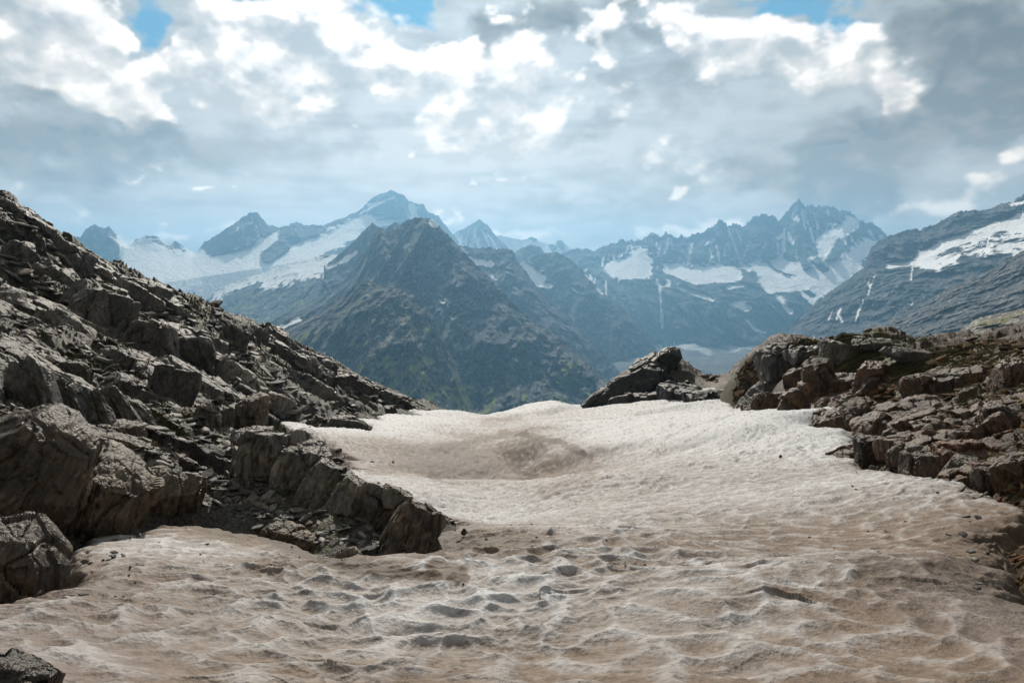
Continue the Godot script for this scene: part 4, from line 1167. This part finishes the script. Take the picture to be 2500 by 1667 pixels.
func build_valley() -> void:
	# the valley floor with its glacier tongue and moraine bands
	var vs := PackedVector3Array()
	var cs := PackedColorArray()
	var nc := 260
	var nr := 200
	var n1 := noise(51, 0.0022, 4)
	var n2 := noise(52, 0.02, 4)
	var shale := Color(0.26, 0.262, 0.265)
	var ice := Color(0.8, 0.82, 0.84)
	for r in nr:
		var z := -2300.0 - 5200.0 * r / (nr - 1.0)
		for c in nc:
			var x := lerpf(-900.0, 4200.0, c / (nc - 1.0))
			var y := -525.0 + n1.get_noise_2d(x * 1.4, z * 0.8) * 55.0 + n2.get_noise_2d(x, z) * 10.0
			vs.append(Vector3(x, y, z))
			# bands run along the ice flow
			var s := x * 0.35 - z * 0.94
			var b := x * 0.94 + z * 0.35 + n1.get_noise_2d(x, z) * 260.0
			var col := shale.lerp(Color(0.36, 0.355, 0.35), clampf(0.4 + n2.get_noise_2d(x * 0.3, z * 0.3) + 0.4 * sin(b * 0.02), 0.0, 1.0) * 0.5)
			var vv := Vector2(1250.0 - FOC * x / z, 690.0 + FOC * 525.0 / -z)
			var g := near_line([1800, 845, 1900, 838, 17], vv.x, vv.y) + n2.get_noise_2d(x, z) * 0.3
			var h := near_line([1615, 840, 1735, 862, 6], vv.x, vv.y) + n2.get_noise_2d(x, z) * 0.3
			col = col.lerp(ice, ss(0.0, 0.15, maxf(g, h)))
			cs.append(col)
	var ix := PackedInt32Array()
	for r in nr - 1:
		for c in nc - 1:
			var k := r * nc + c
			ix.append(k); ix.append(k + nc); ix.append(k + 1)
			ix.append(k + 1); ix.append(k + nc); ix.append(k + nc + 1)
	var o := put("glacier_valley", surf(vs, ix, cs, grid_normals(vs, nc, nr)), mat("moraine", 0.95, 0.2, t_rock, t_bump, Vector3.ONE / 90.0, 400.0))
	tag(o, "grey moraine valley floor with a pale glacier tongue far below", "glacier", "structure")
	var pm := PlaneMesh.new()
	pm.size = Vector2(26000, 17000)
	var gm := mat("ground_rock", 0.95, 0.2, t_rock, null, Vector3.ONE / 90.0, 0.0)
	gm.vertex_color_use_as_albedo = false
	gm.albedo_color = Color(0.13, 0.135, 0.13).linear_to_srgb()
	var g := put("ground", pm, gm)
	g.position = Vector3(0, -620, -5500)
	tag(g, "dark valley ground beneath all the mountains", "ground", "structure")

# ---------------------------------------------------------------- sky
var sky_a := noise(61, 0.0042, 6)
var sky_b := noise(62, 0.011, 6)
var sky_p := puffs()
var sky_c := noise(63, 0.0018, 4)
# clouds: (column, row, half width, half height, weight)
var BRIGHT := [[60, 60, 170, 110, 1], [170, 20, 130, 90, 1], [40, 175, 110, 50, 1], [95, 215, 45, 22, 0.8], [265, 100, 50, 60, 0.9], [255, 225, 90, 50, 1], [330, 285, 55, 40, 0.9], [300, 185, 90, 50, 0.8], [520, 50, 150, 90, 1], [600, 180, 200, 80, 1.2], [710, 205, 110, 60, 1.1], [620, 270, 130, 42, 1], [450, 160, 100, 60, 0.8], [780, 70, 120, 70, 1], [860, 40, 130, 60, 1], [890, 120, 90, 55, 1], [925, 220, 55, 40, 0.9], [1010, 150, 100, 70, 1], [1150, 190, 150, 130, 1.4], [1120, 310, 110, 55, 1], [1230, 250, 100, 130, 1.2], [1140, 365, 70, 30, 0.7], [1310, 110, 60, 60, 0.8], [1490, 90, 36, 110, 0.9], [1290, 330, 70, 60, 0.7],
	[1700, 30, 90, 45, 0.8], [1800, 130, 150, 55, 0.9], [1950, 110, 150, 40, 0.9], [2085, 70, 75, 50, 1.2], [2185, 110, 45, 45, 1], [2205, 210, 42, 60, 1], [1830, 80, 120, 45, 0.7], [2050, 150, 90, 50, 0.9], [1990, 190, 130, 50, 0.7], [1450, 255, 90, 55, 0.5], [1590, 370, 80, 35, 0.6], [1730, 405, 80, 40, 0.65], [1650, 445, 34, 20, 0.55], [1860, 330, 30, 30, 0.7], [1960, 250, 60, 28, 0.6], [180, 570, 90, 22, 0.8], [340, 435, 30, 25, 0.7], [480, 470, 40, 10, 0.8], [420, 560, 70, 16, 0.8], [300, 590, 60, 20, 0.9], [1640, 550, 60, 14, 0.8], [1720, 545, 70, 14, 0.8], [2250, 525, 120, 26, 0.8], [2400, 450, 60, 36, 0.7], [2330, 500, 80, 26, 0.8], [2480, 390, 50, 30, 0.8], [1800, 520, 100, 18, 0.7], [20, 440, 40, 20, 0.6], [1150, 580, 160, 30, 0.6], [1320, 570, 100, 24, 0.6], [560, 555, 120, 20, 0.4]]
var DARK := [[1350, 45, 110, 60, 1.3], [1235, 105, 55, 60, 1.0], [1450, 190, 80, 55, 0.7], [455, 75, 60, 45, 0.5], [2400, 120, 170, 150, 1.7], [2430, 270, 190, 90, 1.6], [2260, 20, 110, 40, 0.8], [1880, 400, 240, 60, 0.75], [2150, 340, 170, 80, 1.0], [1620, 150, 90, 110, 0.7], [1430, 330, 110, 45, 0.6], [60, 320, 180, 70, 1.2], [220, 400, 220, 60, 0.9], [400, 340, 150, 40, 0.6], [560, 390, 260, 45, 0.45], [2060, 460, 170, 50, 1.5], [2100, 505, 110, 36, 1.2], [60, 85, 55, 25, 0.35], [700, 190, 40, 20, 0.2], [2065, 90, 36, 26, 0.5], [1560, 30, 70, 50, 0.6], [820, 330, 160, 60, 0.4], [230, 130, 40, 40, 0.5], [1750, 250, 120, 50, 0.5], [150, 480, 160, 30, 0.5], [1500, 470, 160, 40, 0.5], [830, 215, 40, 50, 0.5]]
var BLUE := [[335, 45, 55, 85, 1.3], [985, 45, 85, 55, 1.2], [1960, 15, 130, 48, 1.4], [640, 5, 60, 25, 0.7], [2240, 45, 30, 30, 0.6]]
const GU0 := -300.0
const GV0 := -250.0
const GS := 10.0
const GW := 311
const GH := 111
var grids := []

func puffs() -> FastNoiseLite:
	var n := cells(64, 0.011, FastNoiseLite.RETURN_DISTANCE, 1.0)
	n.fractal_type = FastNoiseLite.FRACTAL_FBM
	n.fractal_octaves = 4
	n.fractal_gain = 0.5
	return n

func blob_grid(list: Array) -> PackedFloat32Array:
	var g := PackedFloat32Array()
	g.resize(GW * GH)
	for b in list:
		var i0 := clampi(int((b[0] - 2.2 * b[2] - GU0) / GS), 0, GW - 1)
		var i1 := clampi(int((b[0] + 2.2 * b[2] - GU0) / GS) + 1, 0, GW - 1)
		var j0 := clampi(int((b[1] - 2.2 * b[3] - GV0) / GS), 0, GH - 1)
		var j1 := clampi(int((b[1] + 2.2 * b[3] - GV0) / GS) + 1, 0, GH - 1)
		for j in range(j0, j1 + 1):
			for i in range(i0, i1 + 1):
				var x: float = (GU0 + i * GS - b[0]) / b[2]
				var y: float = (GV0 + j * GS - b[1]) / b[3]
				g[j * GW + i] += b[4] * exp(-(x * x + y * y))
	return g

func grid_at(g: PackedFloat32Array, u: float, v: float) -> float:
	var x := (u - GU0) / GS
	var y := (v - GV0) / GS
	if x < 0.0 or y < 0.0 or x >= GW - 1.0 or y >= GH - 1.0: return 0.0
	var i := int(x)
	var j := int(y)
	x -= i; y -= j
	var k := j * GW + i
	return lerpf(lerpf(g[k], g[k + 1], x), lerpf(g[k + GW], g[k + GW + 1], x), y)

# thickness of the bright cumulus towards a direction
func cumulus(X: float, Y: float, Z: float, u: float, v: float, frame: float, free: float) -> float:
	var w1 := sky_a.get_noise_3d(X, Y, Z)
	var w2 := sky_a.get_noise_3d(X + 900.0, Y, Z)
	var br := free
	if frame > 0.0: br = lerpf(free, grid_at(grids[0], u + w1 * 100.0, v + w2 * 70.0) - 0.9 * grid_at(grids[2], u + w1 * 120.0, v + w2 * 90.0), frame)
	var f := sky_b.get_noise_3d(X, Y, Z)
	var puff := -sky_p.get_noise_3d(X + w1 * 60.0, Y + w2 * 60.0, Z + f * 30.0)
	return br * 0.9 + f * 0.65 + (puff - 0.55) * 0.75 + w1 * 0.25

# colour of the sky towards bearing a, height e (radians)
func sky_color(a: float, e: float) -> Color:
	var u := 0.0
	var v := 0.0
	var frame := 0.0
	if absf(a) < 1.0 and e < 0.75:
		# where that direction lies on the survey sheet
		var y := sin(e); var x := cos(e) * sin(a); var z := -cos(e) * cos(a)
		var yc := y * cp - z * sp
		var zc := y * sp + z * cp
		u = 1250.0 - FOC * x / zc
		v = 833.5 + FOC * yc / zc
		frame = ss(-280.0, -60.0, u) * ss(2780.0, 2560.0, u) * ss(-240.0, -40.0, v)
	var X := cos(e) * sin(a) * 1700.0
	var Y := sin(e) * 2600.0
	var Z := cos(e) * cos(a) * 1700.0
	var w1 := sky_a.get_noise_3d(X + 400.0, Y, Z)
	var w2 := sky_a.get_noise_3d(X + 1300.0, Y, Z)
	var f := sky_b.get_noise_3d(X + 200.0, Y, Z)
	var soft := sky_c.get_noise_3d(X, Y, Z)
	var streak := sky_a.get_noise_3d(X * 0.6, Y * 2.4 + 300.0, Z * 0.6) + 0.6 * sky_b.get_noise_3d(X * 0.6, Y * 1.9 + 80.0, Z * 0.6)
	var dk := 0.5 - soft * 1.3
	var bl := 0.0
	if frame > 0.0:
		dk = lerpf(dk, grid_at(grids[1], u + w1 * 150.0, v + w2 * 110.0), frame)
		bl = (grid_at(grids[2], u + w1 * 160.0, v + w2 * 120.0) + f * 0.5) * frame
	var low := ss(0.36, 0.05, e)
	var base := Color(0.52, 0.53, 0.52).lerp(Color(0.90, 0.80, 0.70), low)
	var mid := exp(-(a + 0.08) * (a + 0.08) * 7.0)
	base = base * lerpf(0.66, 0.84, mid)
	base = base.lerp(base * 0.62, clampf(0.2 + streak * 0.9 + f * 0.35, 0.0, 0.75))
	base = base.lerp(lin(86, 140, 172), ss(0.3, 0.95, bl))
	# grey cloud, lit through where it is thin
	var thick := ss(0.1, 1.0, dk + f * 0.45 + w1 * 0.3)
	var grey := (Color(0.2, 0.185, 0.165).lerp(Color(0.40, 0.31, 0.235), low)) * clampf(0.9 + f * 0.7 - 0.2 * dk, 0.5, 1.4)
	var col := base.lerp(grey, thick * 0.93)
	# bright cumulus: rims towards the sun shine, thick parts are greyer
	var free := 0.22 + soft * 1.1
	var bw := cumulus(X, Y, Z, u, v, frame, free)
	var e2 := e + 0.022
	var to := clampf((a + 0.06) * 6.0, -1.0, 1.0)
	var a2 := a - 0.016 * to
	var bs := cumulus(cos(e2) * sin(a2) * 1700.0, sin(e2) * 2600.0, cos(e2) * cos(a2) * 1700.0, u - 27.0 * to, v - 38.0, frame, free)
	var puff := ss(0.26, 0.26 + lerpf(0.3, 0.85, clampf(0.5 + 1.8 * soft + 0.9 * w2, 0.0, 1.0)), bw)
	var shade := clampf(0.36 + (bs - bw) * 0.9 + (bw - 0.9) * 0.4 + f * 0.85, 0.0, 1.0)
	var white := (Color(0.66, 0.60, 0.555) * (1.0 + 0.4 * ss(0.0, 0.3, bw - bs))).lerp(Color(0.35, 0.352, 0.35), shade)
	white = white.lerp(Color(1.75, 1.42, 1.1) * (1.0 - 0.55 * shade), low * 0.75)
	var amount := puff * lerpf(0.97, 0.72, low) * (1.0 - 0.9 * ss(0.4, 1.1, dk - bw * 0.35 + 0.15))
	col = col.lerp(white, amount)
	# glow of the veiled sun
	var sx := a + 0.06
	var sy := e - 0.42
	return col * (1.0 + 0.2 * exp(-(sx * sx * 16.0 + sy * sy * 16.0)))

func build_sky() -> PanoramaSkyMaterial:
	grids = [blob_grid(BRIGHT), blob_grid(DARK), blob_grid(BLUE)]
	var W := 4096
	var H := 2048
	# the whole dome at low resolution
	var lw := 512
	var lh := 256
	var im := Image.create(lw, lh, false, Image.FORMAT_RGBF)
	for j in lh:
		var e := PI / 2 - PI * (j + 0.5) / lh
		for i in lw:
			var a := TAU * (i + 0.5) / lw
			if a > PI: a -= TAU
			im.set_pixel(i, j, sky_color(a, maxf(e, 0.0)) if e > -0.05 else Color(0.16, 0.17, 0.17))
	im.resize(W, H, Image.INTERPOLATE_BILINEAR)
	var half := int(W * 0.68 / TAU)
	var j0 := int(H * (0.5 - 0.47 / PI))
	var j1 := int(H * 0.5)
	for j in range(j0, j1):
		var e := PI / 2 - PI * (j + 0.5) / H
		for i in range(-half, half):
			im.set_pixel(posmod(i, W), j, sky_color(TAU * (i + 0.5) / W, e))
	var m := PanoramaSkyMaterial.new()
	m.panorama = ImageTexture.create_from_image(im)
	return m

# ---------------------------------------------------------------- start
func _ready() -> void:
	var t0 := Time.get_ticks_msec()
	var cam := Camera3D.new()
	cam.name = "camera"
	cam.fov = rad_to_deg(2.0 * atan(833.5 / FOC))
	cam.rotation.x = -PIT
	cam.near = 0.1
	cam.far = 60000.0
	cam.current = true
	add_child(cam)
	var env := Environment.new()
	env.background_mode = Environment.BG_SKY
	env.tonemap_mode = Environment.TONE_MAPPER_LINEAR
	env.tonemap_exposure = 1.4
	var sky := Sky.new()
	sky.sky_material = build_sky()
	env.sky = sky
	env.sdfgi_enabled = true
	env.ssao_enabled = true
	env.ssil_enabled = true
	# alpine haze, brighter towards the sun
	env.volumetric_fog_enabled = true
	env.volumetric_fog_density = 0.000105
	env.volumetric_fog_albedo = Color(0.31, 0.645, 1.0).linear_to_srgb()
	env.volumetric_fog_anisotropy = 0.4
	var we := WorldEnvironment.new()
	we.name = "environment"
	we.environment = env
	add_child(we)
	var sun := DirectionalLight3D.new()
	sun.name = "sun"
	sun.light_energy = 1.25
	sun.light_color = Color(1.0, 0.965, 0.91)
	sun.light_angular_distance = 2.5
	sun.shadow_enabled = true
	var az := -0.10
	var el := 0.6
	sun.look_at_from_position(Vector3.ZERO, -Vector3(sin(az) * cos(el), sin(el), -cos(az) * cos(el)), Vector3.UP)
	add_child(sun)
	print("sky ", Time.get_ticks_msec() - t0)
	t_rock = tex(41, 0.012, 6, 0.45, 1.25)
	t_bump = tex(42, 0.01, 7, 0.0, 1.0, FastNoiseLite.TYPE_SIMPLEX_SMOOTH, FastNoiseLite.FRACTAL_RIDGED)
	t_soft = tex(44, 0.02, 4, 0.84, 1.08)
	t_fib = tex(43, 0.02, 6, 0.0, 1.0)
	survey()
	print("survey ", Time.get_ticks_msec() - t0)
	build_dirt()
	build_snow()
	print("snow ", Time.get_ticks_msec() - t0)
	var m_rock := mat("schist", 0.62, 0.42, t_rock, t_fib, Vector3(0.9, 0.25, 0.9), 8.0, false)
	var left := put("rocky_slope", build_slope(rockl_t, "l", -60, 1130, 520, 3.2, 105.0, 0.0046, true), m_rock)
	left.basis = fol.inverse()
	tag(left, "grey scree slope with slabs and moss falling from the left edge", "slope", "structure")
	var right := put("rocky_slope", build_slope(rockr_t, "r", 1400, 2560, 520, 3.2, 112.0, 0.005, false), m_rock)
	right.basis = fol.inverse()
	tag(right, "brown rocky slope and knoll on the right of the snow", "slope", "structure")
	print("slopes ", Time.get_ticks_msec() - t0)
	build_rocks(left, right)
	print("rocks ", Time.get_ticks_msec() - t0)
	build_mountains()
	build_valley()
	print("mountains ", Time.get_ticks_msec() - t0)
